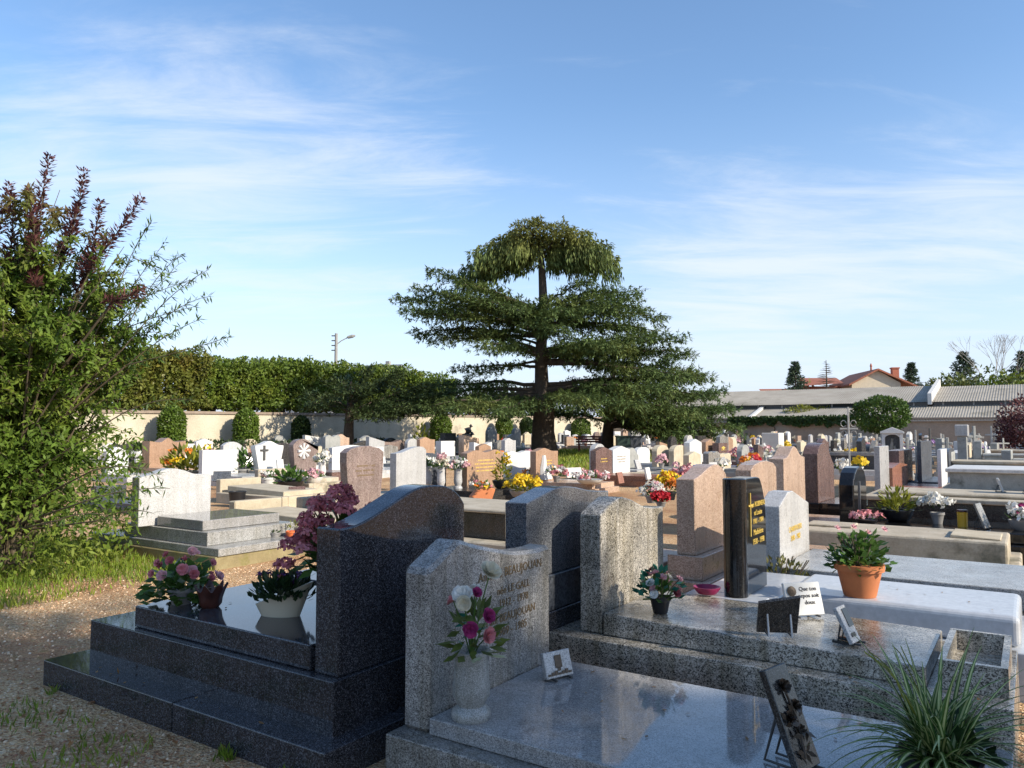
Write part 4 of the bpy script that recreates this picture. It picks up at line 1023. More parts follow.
fl('red flower ball lowest of the mixed bouquets', spot(661,507,.3), ['red'], 26, .055, .12, .14, ('pot',.08,.08,'greypot'), nl=20)
fl('blue and white silk flowers beside the pink granite headstone', spot(697,484,.3), ['blue','white'], 24, .06, .25, .22)
fl('white lilies in a tall grey vase before the sloping grey stone', spot(428,490,.2), ['white'], 12, .06, .15, .25, ('vase',.09,.5,'lightgrey'))
fl('pink and cream roses in a tall grey vase, rightmost before the sloping grey stone', spot(441,491,.2), ['palepink','cream'], 12, .06, .17, .25, ('vase',.09,.5,'lightgrey'))
fl('pale pink roses in a slim vase before the double-crested salmon stone', spot(458,490,.2), ['palepink','white'], 12, .06, .2, .3, ('vase',.09,.45,'lightgrey'))
fl('golden conical conifer bush standing among white stones', spot(421,458,.1), (), 0, .05, .45, 1.5, ('pot',.2,.2,'greypot'), 'yellowgreen', 260, .25, .1, name='conifer_bush', cat='bush')
fl('leafy green plant in a dark planter beside a tilted pink tile', spot(290,491,.1), (), 0, .05, .38, .36, ('bowl',.3,.22,'blackpot'), 'greenleaf', 170, .16, .08)
fl('yellow-green shrub with orange tips behind the pale grey headstone', spot(190,478,.1), ['orange','yellow'], 8, .1, .75, .75, ('bowl',.4,.2,'greypot'), 'yellowgreen', 320, .26, .1, name='shrub', cat='shrub')
fl('dark green plant in a pot right of the blank white headstone', spot(243,478,.1), (), 0, .05, .35, .6, ('pot',.22,.25,'greypot'), 'greenleaf', 150, .18, .08)
fl('cream roses in a tall pale vase before the mauve teardrop stone', spot(322,478,.2), ['cream','white'], 14, .08, .22, .3, ('vase',.10,.4,'whitepot'))
fl('pink flower tray in front of the mauve teardrop stone', spot(313,484,.2), ['palepink'], 14, .07, .25, .15, ('bowl',.22,.16,'whitepot'))
fl('white-potted pink cyclamen on the path-side kerb', spot(268,487,.1), ['palepink','white'], 10, .06, .18, .2, ('pot',.16,.22,'whitepot'))
fl('pink and white flowers on the brown slab beside the cedar lawn', spot(590,484,.25), ['palepink','white','rose'], 26, .06, .42, .16, ('bowl',.3,.1,'whitepot'))
fl('pink flowers among plaques before the salmon relief stone', on('c6',.5,.1), ['rose','white'], 16, .07, .25, .25)
fl('red and white flowers between the open-book stone and the salmon relief stone', on('c5',.5,.8), ['red','white','palepink'], 18, .07, .28, .25)
fl('orange potted flowers before the open-book white stone', on('c5',.6,.15), ['orange','white'], 14, .06, .2, .2)
fl('purple and white flowers before the gilded brown stone', on('c14',.9,.6), ['purple','white','lilac'], 18, .1, .4, .4)
fl('pink flowers right of the purple ones, before the far rows', spot(738,463,.2), ['palepink','rose'], 18, .1, .4, .3)
fl('orange and yellow flowers beside the low pink granite crest', spot(748,474,.3), ['orange','yellow','palepink'], 18, .06, .22, .3)
fl('white flower mass among the rows before the white box monument', spot(783,466,.2), ['white','cream'], 30, .09, .7, .3)
fl('cream and pink flowers before the brown back wall rows', spot(757,459,.2), ['cream','palepink','white'], 30, .1, .7, .35)
fl('yellow flowers beneath the tall wrought-iron cross', spot(854,462,.2), ['yellow'], 20, .09, .35, .25)
rt = thing('bucket', 'black plastic bucket on the gravel beside the pale grave', 'bucket', spot(237,507,0)); MB().lathe([(.12,0),(.16,.28),(.17,.28),(.17,.3),(.15,.3),(.12,.05),(.004,.04)], 18).build('bucket_body', M['blackpot'], rt, smooth=True)
plaque('tilted pink stone tile leaning by the green plant', spot(298,506,0), -.6, .32, .42, 'brown', .6, .04, stand=False)
for i, (px, py, z, w, h, m, lab) in enumerate([(650,480,.2,.3,.3,'whitepot','white plaque with a dark dot on the slab by the white peaked stone'), (640,470,.2,.35,.3,'lightgrey','pale grey plaque before the arched limestone'), (608,474,.25,.3,.42,'whitepot','white leaning plaque before the brown pink arched stone'), (622,484,.25,.3,.25,'redgran','red stone plaque on the red slab'), (598,470,.2,.3,.3,'lightgrey','pale plaque at the edge of the cedar lawn'), (575,478,.2,.5,.25,'whitepot','low white marble plaque right of the salmon relief stone'), (548,480,.25,.25,.3,'whitepot','white plaque leaning on the salmon relief stone'), (400,482,.2,.3,.25,'pink','pinkish plaque before the white curved stone'), (270,468,.3,.3,.35,'mauve','mauve plaque at the foot of the white heart-like stone'), (281,471,.3,.2,.3,'whitepot','white plaque at the foot of the white heart-like stone'), (222,482,.2,.4,.25,'slate','grey plaque below the blank white headstone'), (310,470,.25,.5,.45,'whitepot','white rounded plaque before the mauve teardrop stone'), (700,463,.2,.4,.3,'lightgrey','pale plaque before the tall white peaked stone'), (712,465,.2,.4,.3,'white','white plaque before the rosy brown peaked stone'), (726,465,.2,.45,.35,'white','white plaque below the gilded brown stone'), (690,466,.2,.4,.3,'grey','grey plaque left of the tall white stone')]):
    plaque(lab, spot(px, py, z), R.uniform(-.7,.1), w, h, m, R.uniform(.15,.4), .05)
# small things scattered over the far graves
cols = [['white'],['palepink','rose'],['yellow'],['red'],['lilac'],['orange','yellow'],['cream']]
cn = ['white','pink','yellow','red','lilac','orange','cream']
for (a, b) in FAR:
    if b < 48 and R.random() < .45:
        zone = 'near the cream wall' if a < -24 else 'in the middle rows' if a < -6 else 'in the old rows before the shed'
        x, y = a+R.uniform(.15,.9), b+R.uniform(-.35,.35)
        plaque('small pale memorial plaque on a far grave '+zone, (x, y, zg(x,y)+.24), R.uniform(-.8,.3), R.uniform(.2,.34), R.uniform(.18,.3), R.choice(['whitepot','white','lightgrey','grey']), R.uniform(.15,.4), .04, stand=False, group='small memorial plaques '+zone)
    if R.random() < .42:
        i = R.choice([0,0,0,1,1,2,3,4,5,6,6]); x = a+R.uniform(.3,1.1); y = b+R.uniform(-.3,.3)
        zone = 'near the cream wall' if a < -24 else 'before the brown back wall' if b > 46 else 'in the middle rows' if a < -6 else 'in the old rows before the shed'
        root = thing('flower_pot', f'small pot of {cn[i]} flowers on a far grave {zone}', 'flower pot', (x, y, zg(x, y)+.22), 0, f'{cn[i]} flower pots {zone}')
        MB().lathe(POTS['pot'](.1,.14), 8).build('pot', M[R.choice(['greypot','whitepot','terracotta'])], root)
        k = flowerhead((0,0,.22), .2, 40, .5); k.build('blossoms', M['p_'+cols[i][0]], root)
        tuft((0,0,.12), .2, .14, 16, .12, .07).build('foliage', M['greenleaf'], root)

# statue, bench, green box
a, b, _ = at(469, 440, 46); g = zg(a, b)
rt = thing('statue', 'dark carved stone sculpture on a pedestal behind the pale pink block', 'statue', (a, b, g), HEAD)
MB().box(-.4,.4,-.3,.3,-.05,.75).build('pedestal', M['slate'], rt, bevel=.02)
MB().tube([(-.1,0,.75),(-.16,0,.95),(-.1,.02,1.15),(.04,0,1.25),(.12,0,1.42),(.1,0,1.55)], [.3,.27,.24,.17,.12,.03], 9).tube([(.1,.05,.78),(.2,.02,.95),(.17,0,1.1)], [.16,.14,.04], 8).build('carved_top', M['iron2'], rt, smooth=True)
a, b, _ = at(592, 452, 42); g = zg(a, b)
rt = thing('bench', 'dark red slatted bench beside the cedar trunk', 'bench', (a, b, g), HEAD)
mb = MB()
for i in range(4): mb.box(-.85,.85,-.2+i*.11,-.11+i*.11,.43,.47)
mb.build('seat', M['bench'], rt); mb = MB()
for i in range(3): mb.box(-.85,.85,.24+i*.03,.27+i*.03,.55+i*.13,.65+i*.13)
mb.build('backrest', M['bench'], rt)
for s in (-.7,.7): MB().box(s-.04,s+.04,-.18,-.12,-.02,.428).box(s-.04,s+.04,.2,.235,-.02,.95).build('leg', M['bench'], rt)
for x0, w_, lab in ((618,.62,'dark green metal box by the path, first of two'), (630,.5,'grey-green upright box by the path, beside the dark green one')):
    a, b, _ = at(x0+5, 455, 36); g = zg(a, b); rt = thing('storage_box', lab, 'box', (a, b, g), HEAD)
    mm = M['greenbox'] if x0 == 618 else M['slate']
    MB().box(-w_/2,w_/2,-.25,.25,-.02,.95).build('body', mm, rt, bevel=.02); MB().box(-w_/2-.03,w_/2+.03,-.28,.28,.95,1.02).build('lid', mm, rt, bevel=.02)

# ---------------------------------------------------------------- walls
WA, WB = -31.3, 62.7
def wall_mesh(p0, p1, h, th, step=2.0):
    """low wall following the ground; p0,p1 ends; returns body and coping MB"""
    (x0,y0),(x1,y1) = p0, p1; n = max(1, int(math.hypot(x1-x0, y1-y0)/step)); dx, dy = (x1-x0), (y1-y0); l = math.hypot(dx, dy); nx, ny = -dy/l*th/2, dx/l*th/2
    body, cop = MB(), MB()
    def strip(mb, k, zlo, zhi):
        vs = []
        for i in range(n+1):
            x, y = x0+dx*i/n, y0+dy*i/n; g = zg(x, y)
            vs += [(x-nx*k,y-ny*k,g+zlo),(x+nx*k,y+ny*k,g+zlo),(x+nx*k,y+ny*k,g+zhi),(x-nx*k,y-ny*k,g+zhi)]
        fs = []
        for i in range(n):
            o = i*4
            for c in range(4): fs.append((o+c, o+(c+1)%4, o+4+(c+1)%4, o+4+c))
        fs += [(0,1,2,3), (n*4+3,n*4+2,n*4+1,n*4)]
        mb.add(vs, fs)
    strip(body, 1, -.3, h); strip(cop, 1.35, h+.002, h+.12)
    return body, cop
rt = thing('boundary_wall', 'long cream rendered wall with a dark tile coping behind the graves', 'wall', (WA, 30, 0))
bo, co = wall_mesh((WA, -6), (WA, WB+.2), 2.02, .4); part(bo, 'wall_body', M['wall'], rt); part(co, 'coping', M['coping'], rt)
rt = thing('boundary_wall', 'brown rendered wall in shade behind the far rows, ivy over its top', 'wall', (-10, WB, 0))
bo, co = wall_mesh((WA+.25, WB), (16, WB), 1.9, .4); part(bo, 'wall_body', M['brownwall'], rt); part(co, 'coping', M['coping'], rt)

# ---------------------------------------------------------------- foliage builders
def blob_leaves(k, c, rad, n, L, W, hollow=.55, up=.1, gap=.0, nscale=1.5, droop=0):
    d = rvec(n); r = rng.uniform(hollow**3, 1, (n,1))**(1/3)
    P = d*r
    if gap:
        keep = np.array([noise.noise(Vector(tuple(p*nscale*np.array([1,1,1.3])+np.array(c)))) > gap-.45 for p in P])
        P, d = P[keep], d[keep]
    n = len(P); wob = np.array([1+.22*noise.noise(Vector(tuple(q*2.2+np.array(c)*.7))) for q in d]).reshape(-1,1)
    P = np.array(c)+P*np.array(rad)*wob
    D = d*.8+rvec(n)*.9+np.array([0,0,up-droop]); N = rvec(n)*.8+d*.5+np.array([0,0,.5])
    k.add(P, D, N, L*rng.uniform(.6,1.25,n), W*rng.uniform(.7,1.2,n)); return k
def box_leaves(k, x0, x1, y0, y1, z0, z1, n, L, W, rnd=.3):
    """leaves in the outer shell of a clipped box"""
    P = rng.uniform(-1, 1, (n,3)); ax = rng.integers(0, 3, n); ax = np.where((ax == 2) & (rng.random(n) < .3), 1, ax)
    s = np.where(rng.random(n) < .5, -1., 1.); dep = rng.uniform(.78, 1.03, n)
    d = np.zeros((n,3)); P[np.arange(n), ax] = s*dep; d[np.arange(n), ax] = s
    c = np.array([(x0+x1)/2,(y0+y1)/2,(z0+z1)/2]); h = np.array([(x1-x0)/2,(y1-y0)/2,(z1-z0)/2])
    Q = c+P*h; nz = np.array([noise.noise(Vector(tuple(q*.8))) for q in Q]).reshape(-1,1)
    Q = Q+d*nz*rnd
    k.add(Q, d*.6+rvec(n)+np.array([0,0,.2]), rvec(n)*.8+d*.6+np.array([0,0,.5]), L*rng.uniform(.6,1.25,n), W*rng.uniform(.7,1.2,n)); return k
def stems(rt, h, r, branches=5, spread=1.0, top=None, mat='bark', name='trunk'):
    mb = MB(); mb.tube([(0,0,-.15),(0.02*h,0,h*.5),(0,.01*h,h)], [r*1.25, r, r*.75], 10)
    for i in range(branches):
        az = 2*PI*i/max(1,branches)+R.uniform(-.4,.4); e = top or h*1.6
        mb.tube([(0,0,h*R.uniform(.75,.98)),(spread*.45*math.cos(az),spread*.45*math.sin(az),h+(e-h)*.45),(spread*.9*math.cos(az),spread*.9*math.sin(az),h+(e-h)*R.uniform(.7,1))], [r*.5,r*.3,r*.08], 6)
    return mb.build(name, M[mat], rt, smooth=True)

# ---------------------------------------------------------------- the cedars
def cedar(label, loc, trunk, limbs, seed, mat, sc=1.0, cl=.26, group=None):
    global rng
    rng = np.random.default_rng(seed); RR = random.Random(seed)
    rt = thing('cedar_tree', label, 'tree', loc, HEAD)
    mb = MB()
    mb.tube([p[:3] for p in trunk], [p[3] for p in trunk], 14)
    def trunk_at(z):
        for p, q in zip(trunk, trunk[1:]):
            if p[2] <= z <= q[2]:
                t = (z-p[2])/(q[2]-p[2]+1e-9); return np.array([p[j]+(q[j]-p[j])*t for j in range(3)]), p[3]+(q[3]-p[3])*t
        return np.array(trunk[-1][:3]), trunk[-1][3]
    k = Cards()
    for (z0, ex, ey, ez, W, sag, droop, t0, dens) in limbs:
        p0, r0 = trunk_at(z0); p2 = np.array([ex, ey, ez], float); p1 = p0*.45+p2*.55+np.array([0,0,sag])
        B = lambda t: p0*(1-t)**2+2*p1*t*(1-t)+p2*t*t
        Ln = np.linalg.norm(p2-p0)
        pts = [B(t) for t in np.linspace(0, .97, 9)]
        wob = [q+np.array([RR.uniform(-.1,.1), RR.uniform(-.1,.1), RR.uniform(-.08,.08)])*(0 if i == 0 else 1) for i, q in enumerate(pts)]
        mb.tube([tuple(q) for q in wob], [max(.012, min(r0*.5, .02+.017*Ln)*(1-i/9)**1.1) for i in range(9)], 6)
        t = t0
        while t < 1.0:
            p = B(t); T = B(min(1, t+.03))-B(t-.03); T /= np.linalg.norm(T); S = np.array([T[1], -T[0], 0]); S /= np.linalg.norm(S)+1e-9
            for side in (-1, 1):
                w = W*(.3+.9*math.sin(PI*min(.97, .12+.8*(t-t0)/(1-t0+1e-6))))*RR.uniform(.45, 1.15)
                d = S*side*RR.uniform(.6,1)+T*RR.uniform(.35,.95)+np.array([0,0,RR.uniform(-.3,.22)]); d /= np.linalg.norm(d)
                m = max(2, int(w/.13*dens)); s = np.linspace(.05, 1, m).reshape(-1,1)
                q = p+d*s*w+np.array([0,0,-1])*(s**2)*w*.14*(1+2*droop)
                q = q+rng.normal(size=q.shape)*np.array([.09,.09,.11])
                nn = 7
                P = np.repeat(q, nn, 0); n = len(P)
                D = d*1.0+rvec(n)*np.array([.9,.9,.75])+np.array([0,0,-droop+.08])
                N = rvec(n)*.45+np.array([0,0,1.0])
                if droop > .5: N = rvec(n)+d*.4
                k.add(P, D, N, cl*rng.uniform(.45,1.2,n), cl*.22*rng.uniform(.7,1.3,n), .4)
                if droop > .5:
                    for lv in range(1, 4 if droop > .7 else 3):
                        P2 = P+np.array([0,0,-.27*lv])+rvec(n)*.12; keep = rng.random(n) < .75-.14*lv
                        if keep.any(): k.add(P2[keep], D[keep]*.4+np.array([0,0,-1.0]), N[keep], cl*1.1, cl*.25, .4)
            t += .15/Ln/dens*RR.uniform(.8,1.2)
        n = int(26*dens); P = np.repeat(B(1.0).reshape(1,3), n, 0)+rvec(n)*.16; Tn = (p2-p0)/Ln
        k.add(P, Tn+rvec(n)*.8+np.array([0,0,-droop]), rvec(n)*.5+np.array([0,0,1]), cl*.9, cl*.24, .4)
    mb.build('trunk', M['bark'], rt, smooth=True)
    k.build('crown', M[mat], rt)
    return rt, k.count()

cs = .0494
def cp(px, py): return ((px-543)*cs, (455-py)*cs)
limbs = []
def limb(zpy, ex, ey, depth, W, sag=.3, droop=.15, t0=.25, dens=1.0):
    x, z = cp(ex, ey); limbs.append((cp(0, zpy)[1], x, depth, z, W*.95, sag, droop, max(.12, t0-.1), dens))
# weeping top
for ex, ey, dp, w in [(463,262,0,.8),(472,250,-1.3,.9),(484,244,1.4,.9),(498,240,-.8,.6),(516,230,1.0,.9),(530,227,-1.4,.9),(545,225,-1.8,.9),(556,226,1.2,.9),(566,227,-.6,.9),(508,238,-1.6,.8),(524,232,-2.2,.8),(538,229,.4,.9),(584,230,-.8,.8),(600,240,.5,.9),(613,256,-.3,.8),(604,246,-1.5,.7),(590,240,1.7,.8),(552,232,2.2,.8),(480,262,.6,.8),(572,240,-1.8,.6)]:
    limb(R.uniform(246,262), ex+R.uniform(-5,5), ey+R.uniform(-1,8), dp, w*R.uniform(.8,1.15), .95, .9 if abs(ex-543) > 33 else .3, .2, 1.0)
# second storey
for zp, ex, ey, dp, w in [(322,398,296,0,1.2),(326,412,283,.9,1.0),(318,432,272,-.8,1.1),(330,406,312,-1.2,1.1),(334,416,330,.3,1.1),(330,424,318,-2.4,1.0),(336,434,342,-.8,.9),(312,462,292,-2.6,1.1),(310,470,290,2.2,1.1),(320,450,304,-3.2,1.2),(318,440,300,2.6,1.1),
                          (316,664,316,0,1.1),(312,650,304,1.2,1.1),(306,634,294,-1.2,1.1),(308,612,286,.9,1.0),(322,655,333,-.8,1.1),(324,640,326,1.6,1.1),(312,624,306,-2.8,1.2),(304,590,284,-1.2,1.0),(318,606,316,-3.4,1.2),
                          (316,548,306,-2.6,1.0),(330,532,332,-3.4,1.0),(320,528,312,-1.8,.9),(340,556,338,-4.2,1.0),(322,512,318,-3.4,1.0),(322,560,322,-3.8,1.1),(318,540,310,3.4,1.1),(318,500,310,3.2,1.0),(318,580,308,3.4,1.0)]:
    limb(zp, ex, ey, dp, w, .35, .22, .25)
# third storey, thinner to the left where the sky shows
for zp, ex, ey, dp, w in [(352,690,352,0,1.2),(356,676,340,-1.4,1.2),(360,700,372,.8,1.2),(352,660,346,2.2,1.2),(362,680,380,-2.2,1.2),(350,640,344,-3.4,1.3),(356,610,356,-4.6,1.3),(356,580,350,-4.4,1.0),(350,622,348,4,1.2),(356,590,352,4.6,1.2),
                          (356,486,352,-3.8,1.0),(366,454,368,.3,.6),(352,500,338,3.6,1.0),(362,470,378,-1.5,.6),(346,480,334,-1.6,.9),(350,462,328,1.0,.8)]:
    limb(zp, ex, ey, dp, w, .3, .2, .3)
# lowest storey
for zp, ex, ey, dp, w in [(388,404,398,0,1.2),(384,420,384,1.2,1.1),(392,396,412,-1.0,1.1),(396,430,408,-2.6,1.2),(398,448,404,2.4,1.0),(400,462,410,-4.4,1.1),(400,484,408,-3.6,1.0),(400,500,414,-5.2,1.1),(400,512,412,4.4,1.0),
                          (386,712,376,0,1.3),(392,704,396,-1.4,1.3),(388,690,388,1.8,1.3),(396,680,412,-2.8,1.3),(390,650,392,-4.2,1.4),(396,620,408,-5.4,1.4),(392,600,390,4.6,1.3),(398,576,404,-5.6,1.2),(384,640,378,3.6,1.3)]:
    limb(zp, ex, ey, dp, w, .3, .22, .3)
X, Y = (543-512)*38/770, 38.0
ca, cb = X*UX+Y*UY, X*VX+Y*VY
tz = lambda py: cp(0, py)[1]
trunk = [(.1,0,-.3,.85),(.05,0,.35,.66),(0,0,1.2,.56),(.05,0,tz(408),.52),(-.06,0,tz(385),.36),(-.10,0,tz(350),.29),(.05,0,tz(310),.24),(-.02,0,tz(275),.19),(-.10,0,tz(252),.14),(0,0,tz(236),.06)]
cedar('huge old cedar of tiered dark plates with a drooping golden top over the graves', (ca, cb, zg(ca, cb)), trunk, limbs, 11, 'cedar')
# smaller cedar behind to the right
limbs2 = []
for z0, ex, ey, ez, w in [(1.6,6.3,0,2.6,1.4),(1.8,5.6,-1.6,3.4,1.3),(2.2,4.6,.6,4.6,1.2),(1.6,5.4,1.6,2.2,1.4),(1.5,4.2,-3,1.9,1.4),(2.6,3.2,-1.4,5.2,1.1),(1.4,6.6,-1.0,1.4,1.2),(2.0,2.0,-3.6,3.2,1.3),(1.6,.4,-4.2,2.3,1.3),(2.4,-1.6,-3.0,3.2,1.2),(2.8,1.4,-1.6,5.0,1.1),(3.0,.6,2.4,5.2,1.1),(1.6,-3.2,-1.4,2.2,1.2),(2.2,-2.8,1.2,3.2,1.2),(1.8,2.6,3.6,2.4,1.3),(1.5,5.8,.2,.9,1.1),(1.4,3.4,-3.8,.9,1.1),(1.4,4.6,-2.4,.6,1.0),(3.2,1.6,.4,5.8,1.0),(1.5,6.0,-1.6,2.4,1.2)]:
    limbs2.append((z0, ex*1.06, ey, ez*.98, w, .35, .2, .2, 1.0))
X, Y = (606-512)*42/770, 42.0
a2, b2 = X*UX+Y*UY, X*VX+Y*VY
cedar('lower spreading evergreen cedar reaching out to the right of the huge cedar', (a2, b2, zg(a2, b2)), [(0,0,-.2,.4),(.1,0,1.2,.3),(.3,0,3.0,.2),(.5,0,5.2,.06)], limbs2, 12, 'cedarlow')
# small dark flat-topped one by the cream wall
limbs3 = []
for z0, ex, ey, ez, w in [(2.0,4.4,0,2.9,1.1),(2.1,3.6,1.2,3.4,1.0),(1.9,3.2,-1.4,2.3,1.0),(2.2,-1.9,.2,3.0,.9),(2.1,-1.4,-1.2,2.5,.9),(2.3,.6,-1.8,3.2,1.0),(2.4,1.4,1.6,3.6,1.0),(2.4,2.4,-.4,3.9,1.0),(2.5,-.6,.6,3.7,.9),(1.8,5.0,.6,2.4,.8),(2.4,.8,.2,4.0,.9),(1.9,1.8,-2.0,2.0,.9)]:
    limbs3.append((z0, ex, ey, ez, w, .3, .12, .15, 1.15))
X, Y = (349-512)*37/770, 37.0
a3, b3 = X*UX+Y*UY, X*VX+Y*VY
cedar('small dark flat-crowned evergreen with a straight trunk before the cream wall', (a3, b3, zg(a3, b3)), [(0,0,-.2,.3),(0,0,1.2,.24),(.05,0,2.4,.18),(.1,0,3.6,.05)], limbs3, 13, 'cedardark')
rng = np.random.default_rng(21)

# ---------------------------------------------------------------- clipped shrubs and the low hedge along the cream wall
for px, w, yt, mat, lab in [(172,.52,407,'yew','large column shrub clipped round beside the bush'),(246,.52,410,'yew','clipped column shrub with its shadow on the cream wall, left of the dark one'),(301,.42,417,'yewdark','dark clipped column shrub in the small tree\'s shade'),(441,.62,415,'yew','bright green clipped column shrub halfway along the cream wall'),(504,.56,417,'yew','clipped column shrub just left of the cedar trunk'),(527,.5,418,'yewdark','clipped column shrub half hidden by the cedar trunk'),(581,.75,419,'yew','squat clipped shrub right of the cedar trunk')]:  # shrub in the small tree's shade: shade is coloured into its darker leaves
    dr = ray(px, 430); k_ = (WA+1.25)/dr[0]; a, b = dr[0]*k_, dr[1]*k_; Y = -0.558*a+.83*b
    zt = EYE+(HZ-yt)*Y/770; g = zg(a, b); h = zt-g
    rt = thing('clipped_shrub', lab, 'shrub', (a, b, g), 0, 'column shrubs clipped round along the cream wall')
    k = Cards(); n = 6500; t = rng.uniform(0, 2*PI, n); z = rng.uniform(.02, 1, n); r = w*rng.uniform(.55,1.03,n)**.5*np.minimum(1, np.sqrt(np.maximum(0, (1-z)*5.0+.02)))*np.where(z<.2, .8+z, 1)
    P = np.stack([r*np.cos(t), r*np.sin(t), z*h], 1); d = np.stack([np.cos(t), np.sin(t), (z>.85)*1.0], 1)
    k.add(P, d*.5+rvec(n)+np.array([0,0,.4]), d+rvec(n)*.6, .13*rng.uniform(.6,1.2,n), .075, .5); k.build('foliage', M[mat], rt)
    MB().tube([(0,0,-.1),(0,0,h*.6)], [.09,.05], 6).build('stem', M['bark'], rt)
rt = thing('low_hedge', 'low dark green clipped hedge running before the cream wall', 'hedge', (-29.2, 24, zg(-29.2, 24)))
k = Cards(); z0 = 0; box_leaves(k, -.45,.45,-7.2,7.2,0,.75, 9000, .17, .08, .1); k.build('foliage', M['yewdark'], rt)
mb = MB()
for i in range(24): mb.tube([(R.uniform(-.2,.2),-7+i*.6,-.1),(0,-7+i*.6,.5)], .02, 4)
mb.build('stems', M['bark'], rt)

# ---------------------------------------------------------------- trees behind the cream wall
def along(px, A):
    d = ray(px, 430); k_ = A/d[0]; a, b = d[0]*k_, d[1]*k_; return a, b, -0.558*a+.83*b
for i, (px, mat, yt, lab) in enumerate([(60,'autumn',352,'yellow-brown autumn tree behind the bush and the cream wall, first of two'),(128,'autumn',351,'autumn tree turning orange above the cream wall'),(172,'autumn',353,'autumn tree, its right side clipped, next to the green box-clipped row'),(212,'lime',357,'box-clipped lime tree, first of the clipped row above the cream wall'),(248,'lime',358,'box-clipped lime tree, second of the clipped row from the autumn tree'),(282,'lime',358,'box-clipped lime tree above the dark column shrub'),(318,'lime',361,'box-clipped lime tree at the foot of the street lamp'),(352,'lime',364,'box-clipped lime tree behind the small dark evergreen'),(386,'lime',365,'box-clipped lime tree before the grey house roof'),(424,'lime',372,'box-clipped lime tree, last of the clipped row by the cedar')]):
    a, b, Y = along(px, WA-3.2); a0, b0, _ = along(px-19, WA-3.2); a1, b1, _ = along(px+19, WA-3.2)
    g = zg(a, b); zt = EYE+(HZ-yt)*Y/770-g; zb = EYE+(HZ-406)*Y/770-g-.1
    rt = thing('clipped_tree', lab, 'tree', (a, b, g), 0, 'clipped trees behind the cream wall')
    k = Cards(); hw = (b1-b0)/2*1.03
    box_leaves(k, -1.3, 1.3, -hw*1.03, hw*1.03, zb, zt-.35*(mat == 'lime')-R.uniform(0,.22), 9500, .2, .12, .75); blob_leaves(k, (0,0,zt-.55), (1.1,hw,.55), 900, .2, .12, .5); k.build('crown', M[mat], rt)
    stems(rt, zb+.3, .16, 4, hw*.7, zt*.9)
def leafy(label, px, yb, Y, crowns, mat, th=2, tr=.2, n=2600, L=.35, W=.2, gap=.35, name='tree', cat='tree', hollow=.35, group=None):
    a, b, _ = at(px, 430, Y); g = zg(a, b)
    rt = thing(name, label, cat, (a, b, g), HEAD, group); k = Cards()
    for cx, cy, cz, rx, ry, rz in crowns: blob_leaves(k, (cx,cy,cz), (rx,ry,rz), int(n/len(crowns)), L, W, hollow, .1, gap)
    k.build('crown', M[mat], rt); stems(rt, th, tr, 5, max(c[3] for c in crowns)*.6, max(c[2] for c in crowns)); return rt
leafy('red-brown beech hedge mass above the cream wall, left of the cedar trunk', 462, 417, 63, [(-.6,0,3.0,1.8,1,1.2),(1.2,0,2.9,1.6,1,1.2)], 'redbeech', 1.5, .1, 2600, .22, .1, 0)
leafy('dark green tree beyond the wall behind the cedar trunk', 512, 410, 66, [(-1.5,0,3.2,2.2,1.4,2.0),(1.5,0,3.0,2.2,1.4,1.9)], 'cedardark', 1.8, .16, 2600, .35, .2, .1)
for px, yt, w, mat, lab in [(400,392,3.0,'lime','rounded green tree between the small evergreen and the cedar'),(628,408,3,'lime','green tree over the brown wall, nearest the wall corner'),(664,406,3.2,'farleaf','yellowish green tree over the brown wall, below the spreading cedar'),(560,404,2.6,'ivy','dark leafy tree above the wall corner behind the cedar')]:
    Y = 74; zt = EYE+(HZ-yt)*Y/770-.7
    leafy(lab, px, 425, Y, [(-w*.4,0,zt-1.5,w*.75,1.5,1.5),(w*.45,0,zt-1.7,w*.7,1.5,1.5)], mat, 1.6, .15, 2400, .38, .22, .1)

# ---------------------------------------------------------------- right: globe tree, plum, ivy, far trees
a, b, _ = at(882, 440, 40)
leafy('round globe-clipped tree with a thin trunk behind the white niche monument', 882, 450, 40, [(0,0,2.05,1.36,1.36,.95)], 'ball', 1.2, .1, 5200, .17, .09, 0, 'globe_tree', hollow=.75)
leafy('dark red-leaved plum tree at the end of the old rows', 1030, 450, 36, [(.2,0,1.75,1.5,1.4,1.25),(-.45,.2,1.2,.9,.9,.8)], 'leafplum', .9, .12, 4200, .17, .09, .2, hollow=.4)
leafy('yellow-green ivy bush growing on the wall top', 812, 422, 63.5, [(-.8,0,2.5,1.5,.7,.6),(1.1,0,2.4,1.3,.7,.55)], 'yellowgreen', 1.8, .08, 1500, .2, .12, 0, 'wall_bush', 'bush')
rt = thing('ivy_plant', 'dark ivy hanging over the brown wall below the long shed', 'ivy', (-12, WB-.3, zg(-12, WB)))
k = Cards(); n = 5200; x = rng.uniform(-8.5, 3.2, n); hang = np.array([.55+.55*noise.noise(Vector((q*.55, 2, 0)))+.35*noise.noise(Vector((q*1.9, 5, 0))) for q in x]); z = 2.12-np.maximum(.12, hang)*rng.random(n)**1.4
P = np.stack([x, -rng.uniform(0,.3,n), z], 1); k.add(P, rvec(n)+np.array([0,-.3,-.4]), rvec(n)*.6+np.array([0,-1,.2]), .2, .15, .5)
k.build('foliage', M['ivy'], rt); MB().tube([(-5,-.02,-.1),(-4.8,-.02,1.2),(-5.2,-.02,2.1)], .04, 5).tube([(.5,-.02,-.1),(.3,-.02,1.2),(.6,-.02,2.1)], .04, 5).build('stem', M['bark'], rt)
